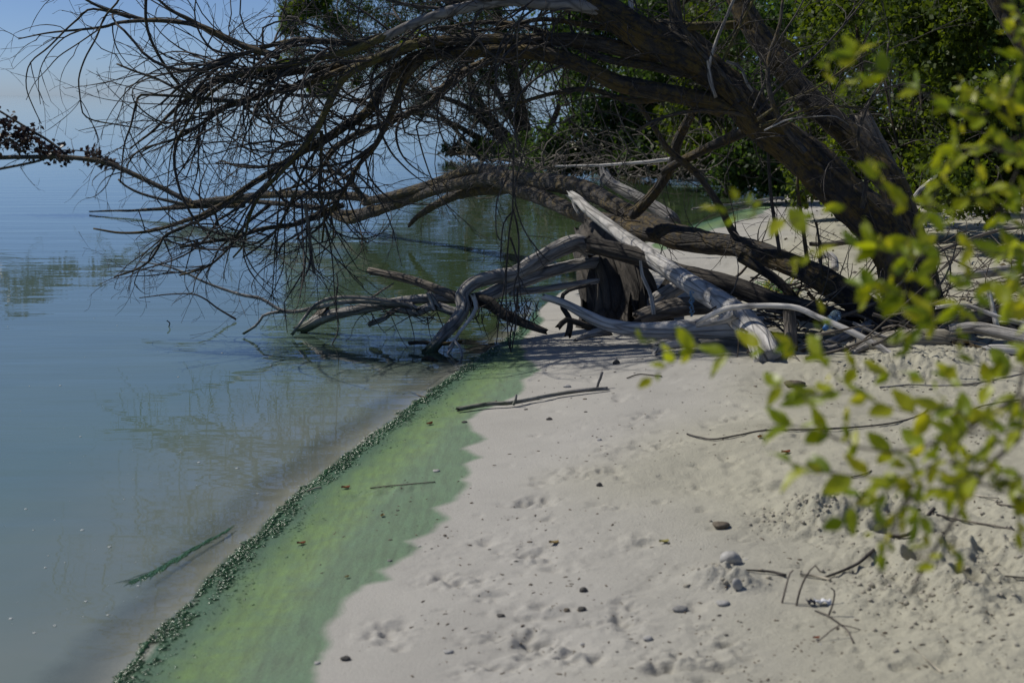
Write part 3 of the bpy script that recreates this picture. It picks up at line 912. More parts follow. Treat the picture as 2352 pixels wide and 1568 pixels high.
# long arching switches that fan out of the limbs, right to left, and bend down
fan_src = [l for l in LIMBS if l[2] == 'm'][:9]
for k in range(210):
    c, rr, g = fan_src[R1.integers(0, len(fan_src))]
    i = int(len(c) * (.12 + .62 * R1.random()))
    t = c[min(i + 2, len(c) - 1)] - c[i]
    t /= np.linalg.norm(t) + 1e-9
    d = t + np.array([-.3, .0, .05]) + R1.normal(0, .38, 3)
    L = .7 + 1.0 * R1.random()
    pts = grow(c[i], d, L, 18, .35 + .6 * R1.random(), .07, R1)
    pts = pts[pts[:, 2] > .25]
    if len(pts) < 6:
        continue
    r0 = .005 + .009 * R1.random() ** 1.5
    rads = np.linspace(r0, .0018, len(pts))
    twigs.add(pts, rads, sides=5, resample=False, cap=False)
    sprout(twigs, pts, rads, R1, int(R1.integers(3, 7)), .2, .95, .3, .003, droop=.9, wander=.14, spread=.6, lev=1, nseg=8, minz=.15, sub=(1, 4))
sun_block = []  # spots towards the sun for unseen leaves added to shade the trunk
ts = np.array(to_sun)
for i in range(230, len(main_c) - 40, 10):
    for zt in (2.9, 3.6):
        q = main_c[i] + ts * (zt - main_c[i][2]) / ts[2] + R1.normal(0, .12, 3)
        sun_block.append((q, .30))
tw = twigs.build('twigs', MAT['twig'], tree)
tag(tw, kind='stuff')
# loose bark fibres and thin shoots round the trunk
sh = Tubes()
for k in range(70):
    i = R1.integers(10, len(main_c) - 60)
    d = R1.normal(0, 1, 3) * np.array([1, .6, 1]) + np.array([0, -.5, .2])
    pts = grow(main_c[i], d, .25 + .6 * R1.random(), 9, .3 * R1.normal(), .16, R1)
    sh.add(pts, np.linspace(.004, .0014, len(pts)), sides=4, resample=False, cap=False)
tag(sh.build('shoots', MAT['twig'], tree), kind='stuff')

# ------------------------------------------------------------------ the fallen trunk reaching out over the water
fall = thing('fallen_tree', GG(2030, 775), 'fallen dark trunk arching low from the bank and dipping into the lake', 'fallen tree')
FB = []


def fl(name, pts, w0, w1, d0, d1, mat='bark_low', sides=12, amp=.1, grp=0):
    c, rr, o = limb(fall, name, pts, w0, w1, d0, d1, MAT[mat], sides=sides, amp=amp)
    FB.append((c, rr, grp))
    return o


fl('trunk', [(2085, 775, 72, 8.45), (2010, 718, 64, 8.7), (1926, 665, 60, 8.9), (1851, 622, 56, 9.1), (1776, 592, 52, 9.3), (1701, 568, 50, 9.6), (1620, 556, 56, 9.9), (1540, 540, 56, 10.2), (1476, 506, 44, 10.6), (1426, 480, 42, 10.9),
             (1376, 450, 42, 11.3), (1300, 424, 42, 11.9), (1200, 412, 36, 12.8), (1107, 388, 24, 13.8), (1057, 398, 22, 14.3), (982, 426, 20, 15.0), (882, 454, 20, 16.0), (838, 463, 20, 16.5)], 66, 19, 8.6, 16.5, sides=22, amp=.16)
fl('limb', [(1640, 562, 30, 9.85), (1560, 552, 40, 10.1), (1476, 533, 36, 10.4), (1400, 510, 36, 10.9), (1326, 490, 36, 11.5), (1250, 456, 36, 12.2), (1190, 436, 36, 12.8), (1132, 412, 30, 13.4), (1057, 422, 28, 14.2), (995, 437, 26, 14.9), (945, 456, 24, 15.5),
             (882, 477, 26, 16.1), (830, 494, 26, 16.6), (800, 506, 18, 16.9), (760, 492, 14, 17.2)], 48, 18, 9.9, 16.8, sides=16, amp=.14)
fl('broken_limb', [(1180, 425), (1130, 430), (1082, 438), (1032, 455), (995, 474), (957, 499), (941, 517)], 40, 9, 13.6, 16.0, sides=14, amp=.16)
fl('limb', [(845, 462), (825, 452), (750, 449), (650, 446), (560, 453), (500, 459), (430, 469), (395, 477)], 22, 12, 16.6, 19.2, sides=12)
fl('limb', [(860, 478), (800, 490), (720, 476), (640, 468), (560, 462), (480, 470)], 17, 8, 17, 18.8, sides=10)
fl('limb', [(440, 466), (420, 456), (350, 421), (275, 386), (230, 371), (150, 361), (60, 361), (0, 362), (-80, 364)], 13, 9, 18.9, 19.5, 'limb', sides=10)
fl('branch', [(445, 474), (380, 460), (325, 445), (290, 428), (272, 412)], 9, 5, 18.8, 18.9, 'limb', sides=8)
fl('branch', [(835, 455), (800, 412), (770, 396), (720, 391), (690, 380)], 15, 7, 16.4, 16.2, 'limb', sides=8)
fl('branch', [(-40, 395), (0, 388), (75, 373), (110, 362)], 5, 6, 19.6, 19.4, 'limb', sides=6)
fl('branch', [(-30, 240), (0, 256), (65, 296), (115, 326), (152, 356)], 5, 7, 19.6, 19.4, 'limb', sides=6)
fl('branch', [(270, 386), (215, 352), (150, 345), (100, 350)], 4, 2, 19.4, 19.4, 'limb', sides=6)
fl('roots', [(1350, 560), (1476, 592), (1576, 632), (1676, 655), (1776, 692), (1876, 718), (1960, 745)], 38, 52, 9.6, 8.7, 'stump', sides=14, amp=.2)
fl('branch', [(1700, 590), (1780, 640), (1830, 690)], 26, 18, 9.2, 9.0, 'bark_low', sides=10)
fl('sapling', [(1746, 120), (1753, 220), (1761, 300), (1771, 450), (1791, 580)], 5, 9, 9.0, 9.0, 'twig', sides=6, amp=.02, grp=2)
fl('sapling', [(1831, 380), (1833, 440), (1841, 500), (1856, 610)], 6, 11, 8.9, 8.9, 'limb', sides=6, amp=.02, grp=2)
fl('sapling', [(1875, 510), (1882, 560), (1888, 640)], 5, 8, 8.9, 8.8, 'limb', sides=6, amp=.02, grp=2)
R2 = np.random.default_rng(5)
ft = Tubes()
for c, rr, g in FB:
    if g == 2:
        sprout(ft, c, rr, R2, 8, .05, .9, .35, .003, droop=.1, wander=.14, spread=.8, lev=1, nseg=8, sub=(1, 3))
for c, rr, g in (FB[3], FB[4], FB[5], FB[7]):
    sprout(ft, c, rr, R2, 10, .1, .95, .7, .008, droop=.1, wander=.12, spread=.8, lev=1, nseg=9, minz=.05, sub=(1, 4))
sprout(ft, FB[1][0], FB[1][1], R2, 10, .1, .5, .35, .004, droop=.6, wander=.15, spread=1.0, lev=1, nseg=8, minz=.1, sub=(1, 3))
sprout(ft, FB[0][0], FB[0][1], R2, 60, .05, .5, .5, .0045, droop=.0, wander=.15, spread=1.1, lev=1, nseg=8, minz=.15, sub=(1, 4))
tag(ft.build('twigs', MAT['twig'], fall), kind='stuff')


# leaf clouds -------------------------------------------------------------------------------
def leaf_cloud(centers, r, size, aspect=.5, up=.3):
    """kite-shaped leaves, one per centre, turned at random"""
    n = len(centers)
    c = np.asarray(centers, float)
    a = r.normal(0, 1, (n, 3))
    a[:, 2] -= .35
    a /= np.linalg.norm(a, axis=1)[:, None]
    b = r.normal(0, 1, (n, 3))
    b = b - a * (a * b).sum(1)[:, None]
    b /= np.linalg.norm(b, axis=1)[:, None]
    nn = np.cross(a, b)
    s = size * (.6 + .8 * r.random(n))[:, None]
    w = s * aspect * .5
    v0 = c
    v1 = c + a * s * .45 + b * w + nn * s * .06
    v2 = c + a * s
    v3 = c + a * s * .45 - b * w + nn * s * .06
    V = np.stack([v0, v1, v2, v3], 1).reshape(-1, 3)
    Q = np.arange(n * 4).reshape(-1, 4)
    lr = np.repeat(r.random(n), 4)
    return V, Q, lr


def blob_pts(c, rad, n, r, shell=.5, clumps=14):
    """leaf positions in lumpy sprays inside an ellipsoid"""
    rad = np.asarray(rad, float) * np.ones(3)
    k = r.normal(0, 1, (clumps, 3))
    k /= np.linalg.norm(k, axis=1)[:, None]
    k *= (shell + (1 - shell) * r.random(clumps))[:, None] * .85
    idx = r.integers(0, clumps, n)
    p = k[idx] + r.normal(0, .23, (n, 3))
    return np.asarray(c) + p * rad


CC = np.concatenate([blob_pts(q, rr_, 150, R1, clumps=9) for q, rr_ in sun_block])  # added leaves out of view, only to darken the leaning trunk
CC = CC[CC[:, 2] > 1.6 + CC[:, 1] * .069 + .12]
V, Q, lr = leaf_cloud(CC, R1, .075, .6)
tag(mesh_obj('foliage', V, Q, MAT['leaf_a'], tree, attrs={'lr': lr}, smooth_sh=False), kind='stuff')
sun_block_low = []  # more unseen leaves added up the sun line to shade the fallen trunk
fc = FB[0][0]
for i in range(int(len(fc) * .36), int(len(fc) * .74), 4):
    for zt in (3.1, 3.7):
        q = fc[i] + ts * (zt - fc[i][2]) / ts[2] + R1.normal(0, .15, 3)
        sun_block_low.append(q)
CC = np.concatenate([blob_pts(q, .32, 110, R1, clumps=9) for q in sun_block_low])
CC = CC[CC[:, 2] > 1.6 + CC[:, 1] * .069 + .15]
V, Q, lr = leaf_cloud(CC, R1, .075, .6)
tag(mesh_obj('foliage', V, Q, MAT['leaf_a'], tree, attrs={'lr': lr}, smooth_sh=False), kind='stuff')
dl = []
for x, y, w, h, n in [(10, 285, 30, 30, 90), (60, 310, 30, 22, 130), (40, 330, 30, 20, 70), (100, 345, 45, 22, 160), (150, 355, 20, 18, 60), (15, 315, 25, 25, 60), (215, 352, 22, 18, 70), (250, 372, 25, 12, 80), (128, 362, 25, 12, 60), (-20, 330, 40, 30, 90)]:
    for k in range(n):
        dl.append(P(x + R2.normal(0, w * .5), y + R2.normal(0, h * .5), 19.45 + R2.normal(0, .15)))
V, Q, lr = leaf_cloud(dl, R2, .075, .7)
tag(mesh_obj('withered_leaves', V, Q, MAT['deadleaf'], fall, attrs={'lr': lr}), kind='stuff')

# ------------------------------------------------------------------ stump with its long driftwood arms
st = thing('driftwood_stump', GG(1430, 728), 'weathered brown stump with grey root arms reaching left into the water', 'stump')


def sl(name, pts, w0, w1, d0, d1, mat='grey', sides=18, amp=.12, knob=.1):
    return limb(st, name, pts, w0, w1, d0, d1, MAT[mat], sides=sides, amp=amp * 1.5, knob=knob * 1.6)


def flute_tube(pts, w, d, mat, name, parent, flutes=7, depth=.16, sides=56, n=60):
    p3 = np.array([P(x, y, dd) for (x, y), dd in zip(pts, d)])
    r = np.array([a * b / F_PX / 2 for a, b in zip(w, d)])
    c, rr, t = catmull(p3, r, n)
    tb = Tubes()
    tb.add(c, rr, sides=sides, resample=False, amp=.06, vs=3.3)
    V = tb.V[0].reshape(n, sides, 3)
    a = np.arange(sides) / sides * 2 * math.pi
    k = 1 + depth * (np.cos(a[None, :] * flutes + 2.2 * np.sin(t[:, None] * 3)) * .6 + np.cos(a[None, :] * 3 + 1 + t[:, None]) * .6)
    V = c[:, None, :] + (V - c[:, None, :]) * k[:, :, None]
    tb.V[0] = V.reshape(-1, 3)
    return tb.build(name, mat, parent)


flute_tube([(1352, 530), (1366, 565), (1392, 605), (1412, 648), (1425, 690), (1432, 735), (1434, 775)], [56, 92, 132, 152, 160, 180, 206], [10.4, 10.25, 10.1, 9.95, 9.85, 9.8, 9.75], MAT['stump'], 'stump_body', st)
sl('root_arm', [(1360, 575), (1330, 556), (1294, 565), (1232, 600), (1182, 628), (1132, 637), (1085, 652), (1060, 678), (1064, 708), (1045, 740), (1022, 765), (990, 802), (975, 815)], 40, 26, 9.8, 9.0, amp=.13)
sl('root_arm', [(1390, 605), (1350, 604), (1282, 618), (1220, 637), (1170, 656), (1120, 680), (1085, 690)], 26, 34, 9.9, 9.35, amp=.1)
sl('root_arm', [(1375, 645), (1352, 648), (1257, 663), (1170, 673)], 13, 17, 9.7, 9.5, amp=.06)
sl('root_arm', [(1085, 690), (1048, 682), (957, 647), (882, 628), (849, 622)], 24, 17, 9.3, 9.8, 'brown', amp=.05)
sl('root_arm', [(1075, 690), (1040, 686), (950, 688), (850, 706), (750, 727), (715, 745), (690, 757)], 22, 26, 9.4, 9.75, amp=.05)
sl('broken_end', [(752, 718), (735, 724), (712, 742), (688, 758)], 30, 8, 9.7, 9.75, 'brown', amp=.25)
sl('root_arm', [(950, 700), (900, 698), (840, 692), (775, 696), (675, 716), (640, 710), (600, 686), (550, 676), (475, 650), (425, 626), (380, 611), (320, 601)], 13, 3, 9.45, 9.7, amp=.06)
sl('root_arm', [(680, 715), (640, 716), (605, 725), (590, 746), (558, 767)], 9, 5, 9.6, 9.6, amp=.05)
sl('root_arm', [(960, 710), (930, 697), (850, 685), (775, 683), (725, 700), (692, 740), (671, 768)], 11, 7, 9.4, 9.55, amp=.05)
sl('root_arm', [(1062, 715), (1042, 717), (995, 703), (957, 716), (907, 712), (882, 731), (848, 744)], 24, 12, 9.3, 9.6, amp=.22, knob=.25)
sl('knot', [(1005, 708), (995, 688), (985, 672)], 20, 13, 9.35, 9.35, amp=.2)
sl('root_leg', [(1086, 678), (1094, 706), (1077, 736), (1057, 760), (1042, 785), (1030, 800)], 11, 7, 9.1, 8.95, 'pale', amp=.06)
sl('root_leg', [(1048, 780), (1030, 810), (1005, 832), (984, 848)], 7, 4, 9.0, 8.9, 'pale', amp=.06)
sl('root_leg', [(1042, 782), (1058, 800), (1062, 832)], 7, 4, 8.95, 8.85, 'pale', amp=.06)
sl('root_leg', [(1095, 690), (1120, 694), (1157, 722), (1207, 744), (1255, 762)], 34, 12, 9.3, 9.15, 'stump', amp=.14)
sl('side_branch', [(770, 695), (774, 670), (776, 650), (773, 628)], 5, 3, 9.5, 9.5, 'brown', 8)
sl('side_branch', [(845, 690), (870, 672), (905, 650)], 5, 3, 9.5, 9.5, 'brown', 8)
R3 = np.random.default_rng(3)
rt = Tubes()
for k in range(70):
    x0, y0 = R3.uniform(1070, 1240), R3.uniform(680, 730)
    p0 = P(x0, y0, 9.2 + R3.normal(0, .08))
    pts = grow(p0, (R3.normal(0, .5), R3.normal(0, .5), -1), .06 + .14 * R3.random(), 7, 1.0, .25, R3)
    rt.add(pts, np.linspace(.004, .0015, len(pts)), sides=4, resample=False, cap=False)
for k in range(26):
    x0, y0 = R3.uniform(840, 1010), R3.uniform(700, 735)
    p0 = P(x0, y0, 9.35 + R3.normal(0, .08))
    pts = grow(p0, (R3.normal(0, 1), R3.normal(0, .5), R3.normal(-.3, .7)), .1 + .2 * R3.random(), 7, .3, .2, R3)
    rt.add(pts, np.linspace(.004, .0015, len(pts)), sides=4, resample=False, cap=False)
tag(rt.build('rootlets', MAT['twig'], st), kind='stuff')


# ------------------------------------------------------------------ loose driftwood: each its own thing
def log(name, label, cat, pts, w0, w1, d0, d1, mat, sides=16, amp=.09, knob=.1, branches=(), group=None, n=None):
    p3 = PL(pts, d0, d1)
    o = thing(name, (p3[:, 0].mean(), p3[:, 1].mean(), p3[:, 2].min()), label, cat, group)
    limb(o, 'stem', pts, w0, w1, d0, d1, MAT[mat], sides=sides, amp=amp, knob=knob, n=n)
    for b in branches:
        limb(o, 'side_branch', b[0], b[1], b[2], b[3], b[4], MAT[b[5] if len(b) > 5 else mat], sides=8, amp=.06)
    return o


def log1(name, label, cat, pts, w0, w1, d0, d1, mat, sides=12, amp=.08, knob=.1, group=None, n=None):
    c, r, o = limb(None, name, pts, w0, w1, d0, d1, MAT[mat], sides=sides, amp=amp, knob=knob, n=n)
    recenter(o)
    return tag(o, label, cat, group)


def recenter(o):
    me = o.data
    co = np.zeros(len(me.vertices) * 3, np.float32)
    me.vertices.foreach_get('co', co)
    co = co.reshape(-1, 3)
    org = np.array([co[:, 0].mean(), co[:, 1].mean(), co[:, 2].min()])
    me.vertices.foreach_set('co', (co - org).ravel())
    o.location = Vector(org)
    WLOC[o.name] = org
    me.update()


log('driftwood_log', 'long bleached white log leaning diagonally across the stump', 'log',
    [(1311, 447), (1331, 462), (1351, 482), (1416, 532), (1456, 562), (1526, 612), (1601, 662), (1666, 702), (1716, 745), (1751, 790), (1768, 832)], 20, 68, 10.3, 7.95, 'pale', sides=22, amp=.07, n=110,
    branches=[([(1318, 455), (1322, 475), (1330, 492)], 16, 6, 10.25, 10.2), ([(1690, 720), (1660, 735), (1600, 745)], 20, 14, 8.3, 8.5)])
log1('driftwood_log', 'pale curved log lying on the sand with its raised tip pointing left', 'log', [(1250, 683), (1275, 689), (1301, 699), (1351, 726), (1401, 747), (1476, 758), (1576, 756), (1690, 752), (1740, 755)], 16, 58, 8.95, 8.6, 'pale', sides=20, amp=.06, n=90)
log1('driftwood_branch', 'slender pale branch draped over the foot of the white log', 'branch', [(1600, 742), (1626, 727), (1676, 707), (1751, 702), (1826, 706), (1876, 727), (1926, 748), (1976, 772), (2020, 797), (2075, 832)], 13, 15, 8.35, 7.75, 'pale', amp=.05)
log('driftwood_log', 'thick cream log lying on the bank below the leaning tree', 'log', [(1945, 815), (1975, 800), (2010, 790), (2090, 782), (2160, 784), (2178, 788)], 46, 58, 8.1, 8.1, 'cream', sides=20, amp=.1,
    branches=[([(1990, 795), (1960, 810), (1944, 835)], 22, 12, 8.0, 7.95, 'grey')])
log1('driftwood_log', 'grey log half hidden behind the slender pale branch', 'log', [(1850, 812), (1900, 792), (1960, 765), (2000, 745)], 26, 24, 8.25, 8.5, 'grey')
log1('driftwood_log', 'grey cut post standing short in the driftwood heap', 'post', [(1812, 716), (1814, 740), (1817, 800)], 28, 32, 8.2, 8.15, 'brown', sides=14)
log1('driftwood_branch', 'thin sun-bleached branch bending over the heap at the right edge', 'branch', [(2150, 706), (2190, 700), (2230, 704), (2300, 730), (2370, 748)], 8, 12, 8.0, 7.8, 'pale')
log1('driftwood_log', 'grey log under the bent bleached branch at the right edge', 'log', [(2185, 757), (2230, 752), (2270, 757), (2380, 782)], 26, 30, 8.0, 7.7, 'grey')
log1('driftwood_log', 'pale grey log end resting on sand at the right edge', 'log', [(2262, 806), (2290, 802), (2400, 812)], 22, 28, 7.7, 7.6, 'pale')
log1('driftwood_log', 'brown log lying between stump and white log', 'log', [(1462, 735), (1510, 716), (1560, 704), (1640, 700)], 40, 46, 9.3, 9.1, 'brown', sides=16, amp=.12)
log1('driftwood_log', 'dark round log in the shade behind the stump', 'log', [(1485, 708), (1530, 676), (1580, 650), (1640, 640)], 40, 34, 9.6, 9.6, 'grey', sides=14)
log1('driftwood_branch', 'thin bent pale stick standing upright against the white log', 'branch', [(1471, 598), (1473, 620), (1478, 640), (1495, 678), (1502, 722)], 7, 11, 8.95, 8.95, 'pale', sides=8)
log1('driftwood_log', 'short weathered log wedge half buried at the foot of the pale curved log', 'log', [(1320, 782), (1360, 766), (1400, 758)], 8, 26, 8.75, 8.9, 'grey', amp=.15)
log('driftwood_log', 'grey broken log with ragged end sticking up behind the arched trunk', 'log', [(1386, 394), (1392, 408), (1405, 422), (1451, 447), (1501, 474), (1545, 505)], 24, 34, 11.9, 11.5, 'grey', sides=18, amp=.15,
    branches=[([(1388, 400), (1380, 412), (1384, 430)], 10, 4, 11.6, 11.6)])
log1('driftwood_pole', 'long thin pale pole lying level under the thicket', 'pole', [(1276, 382), (1330, 381), (1376, 380), (1476, 373), (1545, 365)], 5, 9, 14.0, 13.6, 'pale', amp=.04)
log1('driftwood_branch', 'gnarled small root beside the raised tip of the pale curved log', 'root', [(1305, 770), (1310, 735), (1290, 700), (1300, 670), (1355, 655)], 14, 7, 9.2, 9.3, 'stump', amp=.15)
log1('driftwood_root', 'dark knotty root chunk lying on the sand left of the stump', 'root', [(1282, 752), (1300, 735), (1330, 742), (1358, 752)], 12, 14, 9.1, 9.1, 'stump', amp=.2)
log1('driftwood_log', 'small cut log end poking out under the pale curved log', 'log', [(1502, 802), (1530, 792), (1600, 785)], 22, 24, 8.35, 8.5, 'pale')
log1('driftwood_pole', 'grey thin log lying along the far algae-green shore', 'pole', [(1590, 480), (1640, 474), (1700, 468), (1770, 457), (1800, 455)], 5, 7, 19.0, 20.5, 'grey', amp=.05)
log1('floating_log', 'dark straight log floating level on the water at the left', 'log', [(205, 486), (265, 484), (300, 484), (350, 481), (475, 474), (560, 472)], 3, 13, 19.6, 18.6, 'bark_low', amp=.1, knob=.2)
log1('driftwood_branch', 'thin twig arching out of the calm water left of the stump', 'twig', [(320, 684), (352, 680), (385, 676), (440, 675), (470, 686), (500, 708), (542, 733)], 2.4, 5, 10.3, 10.25, 'twig', sides=7, amp=.04)
log1('driftwood_twig', 'tiny bent twig tip poking out of open water', 'twig', [(383, 736), (390, 742), (387, 752)], 3, 3, 10.0, 10.0, 'twig', sides=6)
log1('driftwood_log', 'short algae-green log piece floating beside the root legs', 'log', [(940, 788), (970, 786), (1010, 790), (1060, 785)], 9, 10, 9.1, 9.0, 'bark_low', amp=.2)
log1('driftwood_log', 'small dark wet wood chunk in the shallows by the root legs', 'wood', [(972, 826), (985, 822), (1003, 832)], 8, 9, 8.75, 8.7, 'bark_low', amp=.3)
log1('driftwood_twig', 'thin vertical twig standing in water by the grey root arm', 'twig', [(757, 800), (776, 760), (772, 700), (774, 660)], 3, 3, 9.3, 9.4, 'twig', sides=6)

for nm, lb, pp, a, b, d0, d1, mt in [
    ('driftwood_log', 'grey forked log lying behind the cream log under the tree', [(1900, 842), (1960, 826), (2040, 805), (2120, 760)], 14, 20, 7.8, 8.2, 'grey'),
    ('driftwood_log', 'thick brown root log at the foot of the leaning tree', [(2150, 770), (2200, 742), (2280, 720), (2380, 712)], 40, 26, 8.3, 8.6, 'brown'),
    ('driftwood_branch', 'bleached stick leaning upright among logs at the right edge', [(2270, 660), (2278, 700), (2290, 752)], 10, 14, 8.2, 8.1, 'pale'),
    ('driftwood_branch', 'pale slanting branch behind the bent bleached branch', [(2120, 740), (2190, 728), (2260, 690), (2350, 650)], 9, 8, 8.3, 8.5, 'grey'),
    ('driftwood_log', 'weathered grey log on the bank at the far right', [(2180, 640), (2260, 628), (2400, 610)], 22, 26, 9.6, 9.8, 'grey'),
    ('driftwood_log', 'bleached log on the bank behind the second leaning trunk', [(2090, 470), (2110, 440), (2140, 415)], 9, 12, 12.0, 12.4, 'pale'),
    ('driftwood_branch', 'crooked brown branch lying on the right-hand bank', [(2130, 590), (2200, 560), (2290, 530), (2380, 520)], 9, 7, 10.5, 10.8, 'brown'),
    ('driftwood_log', 'short cut log with pale end facing the camera under the tree', [(1870, 812), (1900, 806), (1950, 796)], 26, 26, 8.0, 8.2, 'grey'),
    ('driftwood_branch', 'thin grey branch crossing over the cream log', [(1960, 742), (2020, 770), (2090, 795), (2150, 830)], 8, 7, 8.0, 7.8, 'grey')]:
    log1(nm, lb, 'log' if nm.endswith('log') else 'branch', pp, a, b, d0, d1, mt, amp=.12)

# heap of small wood under the fallen trunk
heap = Tubes()
for k in range(150):
    x0, y0 = R3.uniform(1640, 2120), R3.uniform(660, 800)
    g = GG(min(x0, 2150), max(y0, 720) + R3.uniform(0, 60))
    a = R3.uniform(-.7, .7)
    pts = grow(g + np.array([0, R3.uniform(-.2, .5), R3.uniform(.02, .22)]), (math.cos(a), R3.normal(0, .4), R3.normal(0, .35)), .2 + .6 * R3.random(), 8, .2, .12, R3)
    heap.add(pts, np.linspace(.004 + .01 * R3.random() ** 2, .002, len(pts)), sides=5, resample=False, cap=False)
for k in range(110):
    g = GG(R3.uniform(2120, 2420), R3.uniform(560, 790))
    a = R3.uniform(-3, 3)
    pts = grow(g + np.array([0, 0, R3.uniform(.01, .15)]), (math.cos(a), math.sin(a), R3.normal(0, .25)), .3 + .6 * R3.random(), 8, .2, .12, R3)
    heap.add(pts, np.linspace(.004 + .008 * R3.random() ** 2, .002, len(pts)), sides=5, resample=False, cap=False)
ho = heap.build('driftwood_litter', MAT['brown'])
tag(ho, 'brown and grey twig litter heaped under the fallen trunk', 'twig litter', kind='stuff')

# ------------------------------------------------------------------ background trees and shrubs
RB = np.random.default_rng(21)


def at(x, y, d):
    return P(x, y, d)


def bush(name, label, cat, base, stems, blobs, leaf, size, aspect, mat, n_per, group=None, bark='bark', clumps=14):
    """base: world point; stems: list of (grid polyline, w0, w1, d0, d1); blobs: (x, y, d, radius m)"""
    o = thing(name, base, label, cat, group)
    tb = Tubes()
    for k, (pts, w0, w1, d0, d1) in enumerate(stems):
        c, rr, _ = limb(o, 'trunk' if k == 0 else 'limb', pts, w0, w1, d0, d1, MAT[bark], sides=8, amp=.08)
        sprout(tb, c, rr, RB, 9, .2, .98, .9 * d0 / 20 + .3, .010 * d0 / 20, droop=.1, wander=.1, spread=.7, lev=1, nseg=7, minz=.1, sub=(2, 5))
    if tb.n:
        tag(tb.build('twigs', MAT['twig'], o), kind='stuff')
    C = []
    for b in blobs:
        c = P(b[0], b[1], b[2])
        C.append(blob_pts(c, (b[3], b[3], b[3] * .8), int(n_per * (b[4] if len(b) > 4 else 1)), RB, clumps=clumps))
    C = np.concatenate(C)
    C = C[C[:, 2] > .12]
    V, Q, lr = leaf_cloud(C, RB, size, aspect)
    tag(mesh_obj(leaf, V, Q, mat if not isinstance(mat, str) else MAT[mat], o, attrs={'lr': lr}, smooth_sh=False), kind='stuff')
    return o


# far willow leaning over the water
D = 37.0
bush('willow_tree', 'many-stemmed willow with feathery grey-green foliage standing at the far water edge', 'tree', GG(1205, 362),
     [([(1215, 365), (1195, 250), (1165, 120), (1140, 20), (1120, -120)], 34, 16, D, D), ([(1205, 358), (1150, 320), (1085, 255), (1010, 222), (930, 205)], 22, 6, D, D - 1), ([(1210, 355), (1130, 330), (1040, 285), (980, 265), (900, 260)], 18, 5, D - .5, D - 2),
      ([(1210, 360), (1110, 250), (1070, 150), (1040, 60), (1010, -60)], 24, 8, D, D), ([(1215, 362), (1180, 280), (1120, 180), (1040, 110), (940, 60)], 20, 5, D, D), ([(1220, 360), (1260, 300), (1290, 220), (1300, 100)], 18, 7, D, D),
      ([(1030, 356), (1050, 330), (1070, 300)], 9, 6, D - 1, D - 1), ([(1215, 352), (1140, 345), (1075, 350), (1035, 356)], 16, 7, D - 1, D - 1.5)],
     [(700, 0, D, .75), (780, 35, D, .8), (865, 15, D, .8), (950, 40, D, .85), (1040, 25, D, .85), (1120, 50, D, .8), (670, 55, D, .4), (690, 130, D, .5, .5), (745, 175, D, .6, .7), (820, 130, D, .7), (905, 170, D, .75), (1000, 140, D, .85),
      (1085, 190, D, .8), (1160, 150, D, .7), (1190, 70, D, .7), (970, 230, D, .5, .6), (1100, 265, D, .5, .5), (1180, 250, D, .5, .6), (1250, 120, D, .7), (650, -90, D, .9), (760, -110, D, 1.0), (880, -120, D, 1.1), (1010, -130, D, 1.1), (1140, -120, D, 1.1),
      (700, -230, D, 1.1), (850, -270, D, 1.2), (1010, -290, D, 1.3), (1170, -280, D, 1.3), (800, 90, D, .7), (1040, 100, D, .7), (900, 90, D, .7),
      (760, -400, D, 1.2), (930, -420, D, 1.3), (1100, -430, D, 1.3)],
     'foliage', .105, .26, 'leaf_w', 2100)
# young bright poplar just in front of it
D = 34.0
bush('poplar_sapling', 'small tree with yellow-green leaves glowing at the edge of the willow', 'tree', GG(1110, 372),
     [([(1110, 372), (1000, 250), (850, 120), (740, 30)], 10, 4, D, D)],
     [(700, 25, D, .38), (735, 10, D, .4), (770, 50, D, .35, .7), (660, 30, D, .2, .5), (725, 195, D, .22, .4), (650, 150, D, .2, .4), (750, 210, D, .22, .4), (690, -60, D, .5), (815, 185, D, .2, .3), (950, 90, D, .3, .4)],
     'foliage', .11, .7, 'leaf_a', 420)

